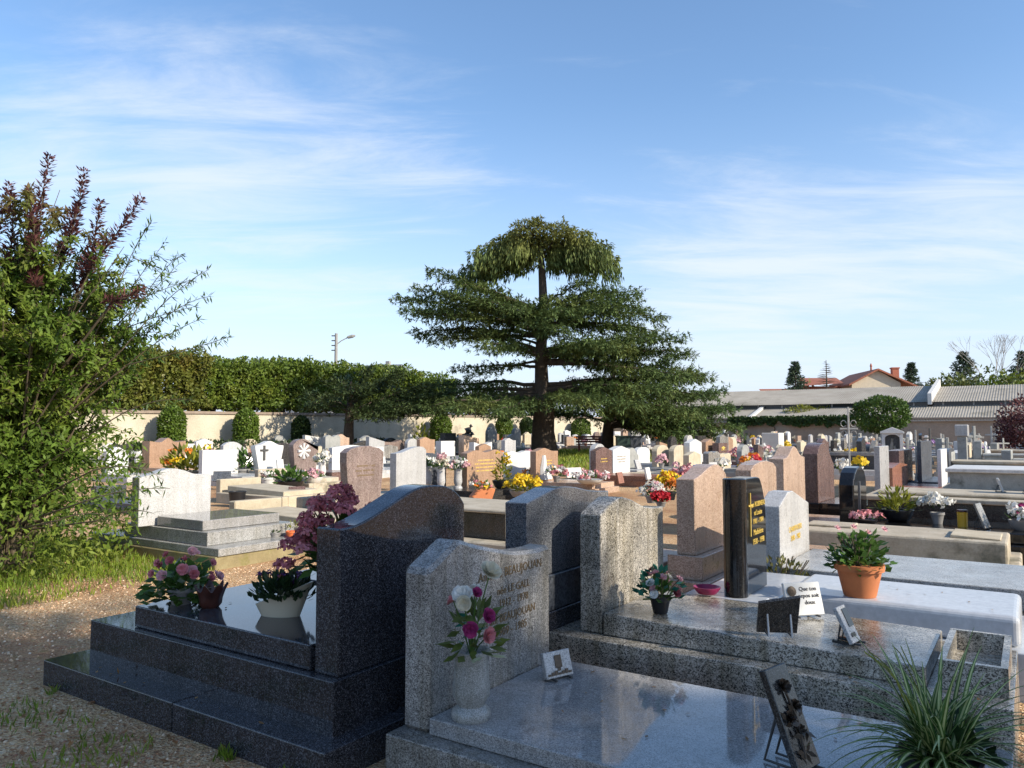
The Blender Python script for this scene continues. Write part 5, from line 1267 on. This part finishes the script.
def spruce(label, px, yt, Y, base_w, mat='spruce', bare=False):
    a, b, zt = at(px, yt, Y); g = zg(a, b); h = zt-g
    rt = thing('conifer_tree', label, 'tree', (a, b, g), HEAD); k = Cards(); mb = MB(); mb.tube([(0,0,-.2),(0,0,h*.5),(0,0,h)], [.02*h,.014*h,.004*h], 7)
    z = h*.3
    while z < h*.985:
        f = (h-z)/(h*.7); L = base_w*(f**.8)*R.uniform(.75,1.15)+.12
        for i in range(7):
            az = R.uniform(0, 2*PI); e = np.array([math.cos(az), math.sin(az), R.uniform(-.1,.25)])*L
            mb.tube([(0,0,z),tuple(e+np.array([0,0,z]))], [.03,.008], 4)
            if not bare:
                m = 26; s = rng.uniform(.1, 1, (m,1)); P = np.array([0,0,z])+e*s+rvec(m)*.12; k.add(P, e/L+rvec(m)*.8+np.array([0,0,-.25]), rvec(m), .36*(h/10), .12*(h/10), .4)
        z += h*.028
    mb.build('trunk', M['bark'], rt)
    if not bare: k.build('crown', M[mat], rt)
    return rt
spruce('blue-green conifer left of the red-roofed house', 795, 361, 90, 1.9)
spruce('slim conifer peeping up right of the brick chimney', 911, 362, 100, 2.0)
spruce('dark conifer standing above the far trees', 963, 351, 105, 3.2)
spruce('tall dark conifer by the frame of the far trees', 1022, 350, 100, 3.0)
spruce('bare dead conifer, twigs only, between the conifer and the house', 826, 360, 92, 2.3, bare=True)
for px, yt, Y, w, mat, lab in [(955,374,84,4.0,'farleaf','pale green bushy tree over the shed roof end'),(985,366,86,4.0,'farleaf','yellowish loose tree among the far trees'),(1010,372,82,4,'lime','dense green tree behind the plum'),(938,380,92,2.4,'spruce','low dark green tree left of the far trees'),(1040,364,84,4,'farleaf','far pale tree at the frame edge behind the plum'),(807,384,96,1.6,'autumn','small yellow tree beside the blue-green conifer')]:
    zt = EYE+(HZ-yt)*Y/770-zg(0, Y)
    leafy(lab, px, 430, Y, [(0,0,zt*.62,w*.8,w*.8,zt*.38),(-w*.45,0,zt*.5,w*.6,w*.7,zt*.32),(w*.45,0,zt*.52,w*.6,w*.7,zt*.33)], mat, zt*.35, .2, 2400, .5, .3, .3)
def bare_tree(label, px, yt, Y):
    a, b, zt = at(px, yt, Y); g = zg(a, b); h = zt-g; rt = thing('bare_tree', label, 'tree', (a, b, g), HEAD); mb = MB()
    def br(p, d, L, r, n):
        q = p+d*L; mb.tube([tuple(p), tuple(q)], [r, r*.7], 4)
        if n:
            for i in range(3):
                e = d+np.array([R.uniform(-.6,.6), R.uniform(-.6,.6), R.uniform(-.1,.4)]); br(q, e/np.linalg.norm(e), L*.68, r*.6, n-1)
    br(np.array([0,0,-.2]), np.array([0,0,1.0]), h*.42, .10, 4); mb.build('trunk', M['pole'], rt); return rt
bare_tree('bare pale-twigged tree rising among the far trees', 985, 340, 98); bare_tree('second bare pale-twigged tree, just right of the first', 1003, 343, 100)

# ---------------------------------------------------------------- long shed, house, lamp
def corrug(mb, x0, x1, y0, z0, y1, z1, pitch=.177, amp=.014):
    n = int((x1-x0)/pitch*4); vs = []
    for i in range(n+1):
        x = x0+(x1-x0)*i/n; o = amp*math.cos(2*PI*(x-x0)/pitch)
        vs += [(x,y0,z0+o),(x,y1,z1+o)]
    mb.add(vs, [(2*i,2*i+2,2*i+3,2*i+1) for i in range(n)]); return mb
rt = thing('long_shed', 'long low shed with two tiers of grey corrugated roof and a dark clerestory', 'shed', (-4, 68, 0))
g = zg(-4, 66)
part(corrug(MB(), -30, -19.2, WB-.35, 2.35, 67.1, 3.52), 'lower_roof', M['roofgrey'], rt)
part(corrug(MB(), -18.9, 16, WB-.35, 2.35, 67.1, 3.52), 'lower_roof', M['roofgrey'], rt)
part(corrug(MB(), -30, -6.45, 66.7, 3.80, 74, 5.42), 'upper_roof', M['roofgrey'], rt)
part(corrug(MB(), -6.15, 16, 66.7, 3.80, 74, 5.32), 'upper_roof', M['roofgrey'], rt)
part(MB().box(-30,-6.5,67.15,67.25,3.3,3.80).box(-6.1,16,67.15,67.25,3.3,3.80), 'clerestory', M['glassdark'], rt)
mb = MB()
for i in range(23): mb.box(-29.5+i*2, -29.4+i*2, 67.10, 67.148, 3.45, 3.79)
mb.box(-30,-6.5,67.09,67.148,3.42,3.52).box(-6.1,16,67.09,67.148,3.42,3.52); part(mb, 'clerestory_frame', M['lightgrey'], rt)
part(MB().prism([(66.55,3.6),(74.1,5.0),(74.1,5.95),(66.55,4.45)], -6.44, -6.16), 'parapet', M['paintwhite'], rt)
part(MB().prism([(WB-.25,2.3),(67.08,3.3),(67.08,3.72),(WB-.25,2.56)], -19.18, -18.92), 'parapet', M['paintwhite'], rt)
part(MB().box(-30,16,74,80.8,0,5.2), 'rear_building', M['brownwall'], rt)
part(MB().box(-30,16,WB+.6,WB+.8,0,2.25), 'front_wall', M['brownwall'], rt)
part(MB().prism([(WB-.4,2.26),(WB-.3,2.24),(WB-.3,2.32),(WB-.4,2.34)], -30, 16), 'gutter', M['pole'], rt)
# house
a, b, _ = at(872, 400, 92); g = zg(a, b)
rt = thing('house', 'cream gabled house with red tiled roof and a brick chimney beyond the shed', 'house', (a, b, g), HEAD-.12)
s = 92/770
W2 = 24*s; ap = (432-370)*s+1.5-g; ev = (432-384)*s+1.5-g
mb = MB(); prof = [(-W2,0),(W2*.9,0),(W2*.9,ev),(0,ap-.15),(-W2,ev)]
mb.add([(x,-2.0,z) for x, z in prof]+[(x,8,z) for x, z in prof], [(4,3,2,1,0),(5,6,7,8,9)]+[(i,(i+1)%5,5+(i+1)%5,5+i) for i in range(5)]); mb.build('wall', M['houserender'], rt)
mb = MB()
for sx, ex, ez in ((-1,-W2*1.15,ev-.12),(1,W2*1.55,ev-.45)):
    mb.add([(0,-2.5,ap),(ex,-2.5,ez),(ex,8.3,ez),(0,8.3,ap),(0,-2.5,ap-.2),(ex,-2.5,ez-.2),(ex,8.3,ez-.2),(0,8.3,ap-.2)], [(0,1,2,3),(7,6,5,4),(0,4,5,1),(1,5,6,2),(2,6,7,3),(3,7,4,0)])
rf = mb.build('roof', M['rooftile'], rt)
ch = MB().box(W2*1.0,W2*1.0+.75,1.2,1.9,ev,ap+.25).build('chimney', M['brick'], rf); MB().box(W2*1.0-.08,W2*1.0+.83,1.12,1.98,ap+.25,ap+.4).build('chimney_cap', M['brick'], ch)
MB().lathe([(.12,ap-.1),(.1,ap+.4),(.16,ap+.45),(.05,ap+.8)], 8).build('finial', M['brick'], rf)
mb = MB(); mb.add([(-W2*1.0,1,ev+.2),(-W2*2.6,1,ev-.1),(-W2*2.6,6,ev+1.2),(-W2*.8,6,ap-.5)], [(0,1,2,3)]); mb.box(-W2*2.6,-W2*1.02,2,6,0,ev-.12); mb.build('side_wing', M['rooftile'], rt)
mb = MB().box(-W2*4.2,-W2*2.62,1,6,0,ev-1.4); mb.add([(-W2*4.3,.4,ev-1.3),(-W2*2.4,.4,ev-1.3),(-W2*2.4,4,ev-.3),(-W2*4.3,4,ev-.3)], [(0,1,2,3)]); mb.build('lean_to', M['rooftile'], rt)
for x in (-1.0, .7): MB().box(x-.4,x+.4,-2.03,-1.98,ev-2.6,ev-1.4).build('window', M['glassdark'], rt)
# grey-roofed house behind the clipped row
a, b, _ = at(366, 400, 82); g = zg(a, b); s = 78/770
rt = thing('house', 'grey roofed house with a pale gable behind the clipped row', 'house', (a, b, g), HEAD-.35)
zr = (432-359)*s+1.5-g
MB().box(-2.8,2.4,0,6,0,zr-1.6).build('wall', M['houserender'], rt)
mb = MB().prism([(-.3,zr-1.6),(6.3,zr-1.6),(3,zr)], -3.1, 2.7); rf = mb.build('roof', M['slateroof'], rt); MB().box(.9,1.35,2.5,2.9,zr-.6,zr+.35).build('chimney', M['pole'], rf)
a, b, _ = at(305, 410, 60); g = zg(a, b); s = 60/770
rt = thing('low_outbuilding', 'low grey pitched roof just showing over the cream wall', 'outbuilding', (a, b, g), HEAD)
MB().box(-1.6,1.6,0,3,0,1.9).build('wall', M['houserender'], rt); MB().prism([(-.3,1.9),(3.3,1.9),(1.5,3.0)], -1.8, 1.8).build('roof', M['slateroof'], rt)
a, b, _ = at(335, 430, 52); g = zg(a, b); s = 52/770
rt = thing('street_lamp', 'concrete pole with a curved lamp arm and wire insulators above the clipped trees', 'street lamp', (a, b, g), HEAD)
h = (432-333)*s+1.5-g
MB().tube([(0,0,-.2),(0,0,h)], [.16,.10], 8).build('pole', M['pole'], rt)
MB().tube([(0,0,h*.9),(.35,0,h*.935),(.8,0,h*.965)], .035, 6).build('arm', M['pole'], rt)
MB().lathe([(.02,-.3),(.1,-.22),(.12,.1),(.05,.3)], 8).build('lamp_head', M['pole'], rt, loc=(1.0,0,h*.972)).rotation_euler = (0, PI/2-.25, 0)
for i in range(4): MB().box(-.32,-.0,-.03,.03,h-.2-i*.33,h-.13-i*.33).build('insulator_bracket', M['iron2'], rt)

# ---------------------------------------------------------------- big bush at the side of the path
def bush():
    global rng
    rng = np.random.default_rng(5); RR = random.Random(5)
    X, Y = -5.55, 8.4; a, b = X*UX+Y*UY, X*VX+Y*VY
    rt = thing('big_bush', 'tall leafy green bush with dark red upright shoots and thin drooping twigs by the path', 'bush', (a, b, zg(a, b)), HEAD)
    st = MB(); k = Cards()
    tips = []
    for i in range(165):
        az = RR.uniform(0, 2*PI); rr = 1.5*math.sqrt(RR.uniform(.02, 1)); zt = (4.4-.8*(rr/1.5)**2.4*1.4)*RR.uniform(.55, 1)
        p0 = np.array([RR.uniform(-.25,.25), RR.uniform(-.25,.25), 0]); p2 = np.array([rr*math.cos(az), rr*math.sin(az), zt]); p1 = p0*.6+p2*.4+np.array([0,0,zt*.3])
        B = lambda t: p0*(1-t)**2+2*p1*t*(1-t)+p2*t*t
        st.tube([tuple(B(t)) for t in np.linspace(0,1,6)], [.028,.022,.016,.011,.007,.003], 5)
        for j in range(13):
            t = RR.uniform(.22, 1); p = B(t); L = RR.uniform(.2,.6)*(1.15-.5*t); d = rvec(1)[0]*np.array([1,1,.7])+np.array([p[0]*.4,p[1]*.4,.25]); d /= np.linalg.norm(d)
            st.tube([tuple(p), tuple(p+d*L*.6), tuple(p+d*L+np.array([0,0,-.06]))], [.006,.004,.002], 4)
            m = 44; s = rng.uniform(.1, 1, (m,1)); P = p+d*s*L+np.array([0,0,-.05])*s**2+rng.normal(size=(m,3))*.02
            k.add(P, d*.5+rvec(m)*.75+np.array([0,0,-.25]), rvec(m)*.55+np.array([.25,-.3,.8]), rng.uniform(.045,.11,m), rng.uniform(.020,.040,m), .42)
    # low skirt of leaves
    m = 8000; t = rng.uniform(0, 2*PI, m); r = rng.uniform(.5, 1.4, m); P = np.stack([r*np.cos(t), r*np.sin(t), rng.uniform(.05,1.5,m)], 1); k.add(P, rvec(m)+np.array([0,0,.1]), rvec(m)*.55+np.array([.2,-.2,.8]), rng.uniform(.06,.11,m), rng.uniform(.026,.042,m), .42)
    k.build('foliage', M['leafbush'], rt)
    # dark red upright shoots
    def to(px, py, dy=0): return np.array([(px-512)*(Y+dy)/770-X, dy, EYE+(HZ-py)*(Y+dy)/770-zg(a,b)])
    for i, (x0,y0,x1,y1,dy) in enumerate([(18,262,40,150,0),(62,240,76,165,-.2),(82,270,93,197,.1),(94,252,135,194,-.3),(-14,240,0,178,0),(52,250,70,200,.6),(2,270,4,190,-.4),(110,300,140,288,-.5),(30,262,20,186,-.6)]):
        p, q = to(x0,y0,dy), to(x1,y1,dy); c = (p+q)/2+np.array([.04,0,-.02]); kk = Cards(); sm = MB()
        B = lambda t: p*(1-t)**2+2*c*t*(1-t)+q*t*t
        base = p*.55+np.array([0,0,.6]); sm.tube([tuple(base)]+[tuple(B(t)) for t in np.linspace(0,1,6)], [.014,.011,.009,.007,.005,.004,.002], 5)
        m = int(620*np.linalg.norm(q-p)); t = rng.uniform(-.35, 1, m).reshape(-1,1); P = B(t); T = (q-p)/np.linalg.norm(q-p); o = rvec(m); o -= (o@T).reshape(-1,1)*T
        P = P+o*rng.uniform(0,.05,(m,1)); kk.add(P, o+T*.5+rvec(m)*.35, T+rvec(m)*.6, rng.uniform(.04,.105,m)*(1.15-.45*t[:,0]), rng.uniform(.014,.03,m), .5)
        s_ = sm.build('red_shoot', M['twig'], rt); kk.build('red_leaves', M['leafplum'], s_)
    # willowy side twigs
    for (x0,y0,x1,y1,x2,y2,dy) in [(120,350,165,290,205,268,-.3),(118,340,150,270,178,252,.1),(125,355,170,300,208,295,.3),(110,300,128,240,146,220,0),(120,370,165,330,200,318,-.1),(100,330,135,275,160,240,.4),(125,365,180,352,230,336,-.2),(112,420,150,395,190,400,-.6),(90,500,130,486,172,488,-1.2),(100,520,130,505,155,512,-1.2),(115,310,150,290,190,278,.5),(118,330,160,312,196,305,.2),(95,470,135,460,160,476,-.9),(60,520,95,505,125,520,-1.2),(108,330,140,300,175,262,.6)]:
        p, c, q = to(x0,y0,dy), to(x1,y1,dy), to(x2,y2,dy); B = lambda t: p*(1-t)**2+2*c*t*(1-t)+q*t*t
        sm = MB(); root_ = np.array([0,0,max(.4, p[2]*.5)]); sm.tube([tuple(root_)]+[tuple(B(t)) for t in np.linspace(0,1,8)], [.012]+[.007-.0007*i for i in range(8)], 4)
        kk = Cards(); Ln = np.linalg.norm(q-p); m = int(85*Ln); t = rng.uniform(.05, 1, m).reshape(-1,1); P = B(t); T = (q-p)/Ln
        kk.add(P, T*.5+rvec(m)*.8+np.array([0,0,-.3]), rvec(m)*.5+np.array([0,-.2,.8]), rng.uniform(.07,.12,m), rng.uniform(.012,.021,m), .45)
        s_ = sm.build('side_twig', M['twig'], rt); kk.build('twig_leaves', M['leafdroop'], s_)
    st.build('stems', M['twig'], rt)
bush(); rng = np.random.default_rng(31)

# ---------------------------------------------------------------- tall trees beside the viewer that shade the near graves
def shade_tree(label, x, y, h, r, n):
    rt = thing('shade_tree', label, 'tree', (x, y, 0)); k = Cards()
    for i in range(9):
        az = 2*PI*i/9; blob_leaves(k, (r*.45*math.cos(az), r*.45*math.sin(az), h*(.42+.1*(i%3))), (r*.6, r*.6, h*.27), n//11, .34, .22, .2, 0, .12, 1.1)
    blob_leaves(k, (0,0,h*.74), (r*.75,r*.75,h*.25), n//7, .34, .22, .2, 0, .12, 1.1)
    k.build('crown', M['farleaf'], rt); stems(rt, h*.28, .3, 7, r*.7, h*.8)
shade_tree('broad green tree standing beside the path on the sunny side', 12.5, .45, 13.5, 4.2, 17000)
shade_tree('taller broad green tree some way behind the first on the sunny side', 21.0, 1.45, 18.8, 4.5, 18000)

# ---------------------------------------------------------------- light, sky, camera
EL, TB = math.radians(29), .05
sd = Vector((math.cos(EL)/math.hypot(1,TB), math.cos(EL)*TB/math.hypot(1,TB), math.sin(EL)))
sun = bpy.data.lights.new('sun', 'SUN'); sun.energy = 3.4; sun.angle = math.radians(.55); sun.color = (1, .91, .76)
so = bpy.data.objects.new('sun', sun); C.objects.link(so); so.rotation_euler = (-sd).to_track_quat('-Z', 'Y').to_euler(); so.location = (30, 5, 30)

w = bpy.data.worlds.new('World'); bpy.context.scene.world = w; w.use_nodes = True; t = w.node_tree; N_ = t.nodes
bg = N_['Background']; bg.inputs['Strength'].default_value = .12
sky = N_.new('ShaderNodeTexSky'); sky.sky_type = 'NISHITA'; sky.sun_disc = False; sky.sun_elevation = EL; sky.sun_rotation = math.atan2(sd.x, sd.y)
sky.air_density = 1.0; sky.dust_density = .4; sky.ozone_density = 2.2
tc = N_.new('ShaderNodeTexCoord'); lk = t.links.new
def vm(op, a=None, b=None, v=None):
    x = N_.new('ShaderNodeVectorMath'); x.operation = op
    if a is not None: lk(a, x.inputs[0])
    if b is not None: lk(b, x.inputs[1])
    if v is not None: x.inputs[1].default_value = v
    return x
def mt(op, a, b=None, v=None, clamp=False):
    x = N_.new('ShaderNodeMath'); x.operation = op; x.use_clamp = clamp
    for i, q in enumerate((a, b)):
        if q is None: continue
        if isinstance(q, (int, float)): x.inputs[i].default_value = q
        else: lk(q, x.inputs[i])
    return x.outputs[0]
dirv = tc.outputs['Generated']
# high thin cloud sheet: the direction projected on a flat layer far above
rot = N_.new('ShaderNodeVectorRotate'); rot.rotation_type = 'Z_AXIS'; rot.inputs['Angle'].default_value = -HEAD; lk(dirv, rot.inputs['Vector'])
sx = N_.new('ShaderNodeSeparateXYZ'); lk(rot.outputs[0], sx.inputs[0])
zz = mt('ADD', mt('MAXIMUM', sx.outputs[2], 0.0), .10)
cx = N_.new('ShaderNodeCombineXYZ'); lk(mt('DIVIDE', sx.outputs[0], zz), cx.inputs[0]); lk(mt('DIVIDE', sx.outputs[1], zz), cx.inputs[1])
mp = N_.new('ShaderNodeMapping'); mp.inputs['Rotation'].default_value = (0, 0, math.radians(-14)); mp.inputs['Scale'].default_value = (.55, 1.5, 1); lk(cx.outputs[0], mp.inputs[0])
def nz(vec, s, d, r, dist=0, off=(0,0,0)):
    m2 = N_.new('ShaderNodeMapping'); m2.inputs['Location'].default_value = off; lk(vec, m2.inputs[0])
    x = N_.new('ShaderNodeTexNoise'); x.inputs['Scale'].default_value = s; x.inputs['Detail'].default_value = d; x.inputs['Roughness'].default_value = r; x.inputs['Distortion'].default_value = dist; lk(m2.outputs[0], x.inputs['Vector']); return x.outputs['Fac']
n1 = nz(mp.outputs[0], 1.9, 10, .66, .6, (3.1, 1.7, 0)); n2 = nz(cx.outputs[0], .55, 3, .5, 0, (7.3, 2.2, 0))
def near_dir(px, py, width):
    d = ray(px, py); dv = Vector(d).normalized()
    return mt('SUBTRACT', 1.0, mt('DIVIDE', mt('ARCCOSINE', vm('DOT_PRODUCT', vm('NORMALIZE', dirv).outputs[0], v=tuple(dv)).outputs['Value']), math.radians(width)), clamp=True)
def blob(px, py, wd, amt): return mt('MULTIPLY', near_dir(px, py, wd), amt)
mask = blob(190, 170, 17, .34)
for args in ((160,200,14,.16),(440,152,7,.2),(330,140,13,.26),(90,110,11,.16),(420,150,8,.2),(330,230,15,.28),(850,295,17,.42),(700,300,15,.34),(960,260,10,.26),(1010,215,7,.26),(760,240,9,.22),(620,330,18,.2),(15,160,6,.3)):
    mask = mt('ADD', mask, blob(*args))
den = mt('ADD', mt('ADD', mt('MULTIPLY', n1, 1.0), mt('MULTIPLY', n2, .35)), mt('MULTIPLY', mask, .46))
rp = N_.new('ShaderNodeMapRange'); rp.interpolation_type = 'SMOOTHSTEP'; lk(den, rp.inputs[0]); rp.inputs[1].default_value = .72; rp.inputs[2].default_value = 1.22; rp.inputs[3].default_value = 0; rp.inputs[4].default_value = .72
# pale air near the horizon
hzf = mt('MULTIPLY', mt('POWER', mt('SUBTRACT', 1.0, mt('MULTIPLY', sx.outputs[2], 2.4), clamp=True), 1.7), 1.0)
mx0 = N_.new('ShaderNodeMix'); mx0.data_type = 'RGBA'; lk(hzf, mx0.inputs[0]); lk(sky.outputs[0], mx0.inputs[6]); mx0.inputs[7].default_value = (3.15, 3.5, 4.35, 1)
mx = N_.new('ShaderNodeMix'); mx.data_type = 'RGBA'; lk(rp.outputs[0], mx.inputs[0]); lk(mx0.outputs[2], mx.inputs[6]); mx.inputs[7].default_value = (3.9, 4.15, 4.55, 1)
hs_ = N_.new('ShaderNodeHueSaturation'); hs_.inputs['Saturation'].default_value = 1.07; lk(mx.outputs[2], hs_.inputs['Color']); lk(hs_.outputs[0], bg.inputs['Color'])

cam = bpy.data.cameras.new('camera'); cam.sensor_width = 36; cam.lens = 36*F/1024; cam.clip_start = .05; cam.clip_end = 1500
co = bpy.data.objects.new('camera', cam); C.objects.link(co); co.location = (0, 0, EYE); co.rotation_euler = (PI/2+PITCH, 0, HEAD)
sc = bpy.context.scene; sc.camera = co
sc.view_settings.view_transform = 'Standard'; sc.view_settings.look = 'None'; sc.view_settings.exposure = 1.0; sc.view_settings.gamma = 1
sc.render.engine = 'CYCLES'; sc.cycles.max_bounces = 6; sc.cycles.use_denoising = True
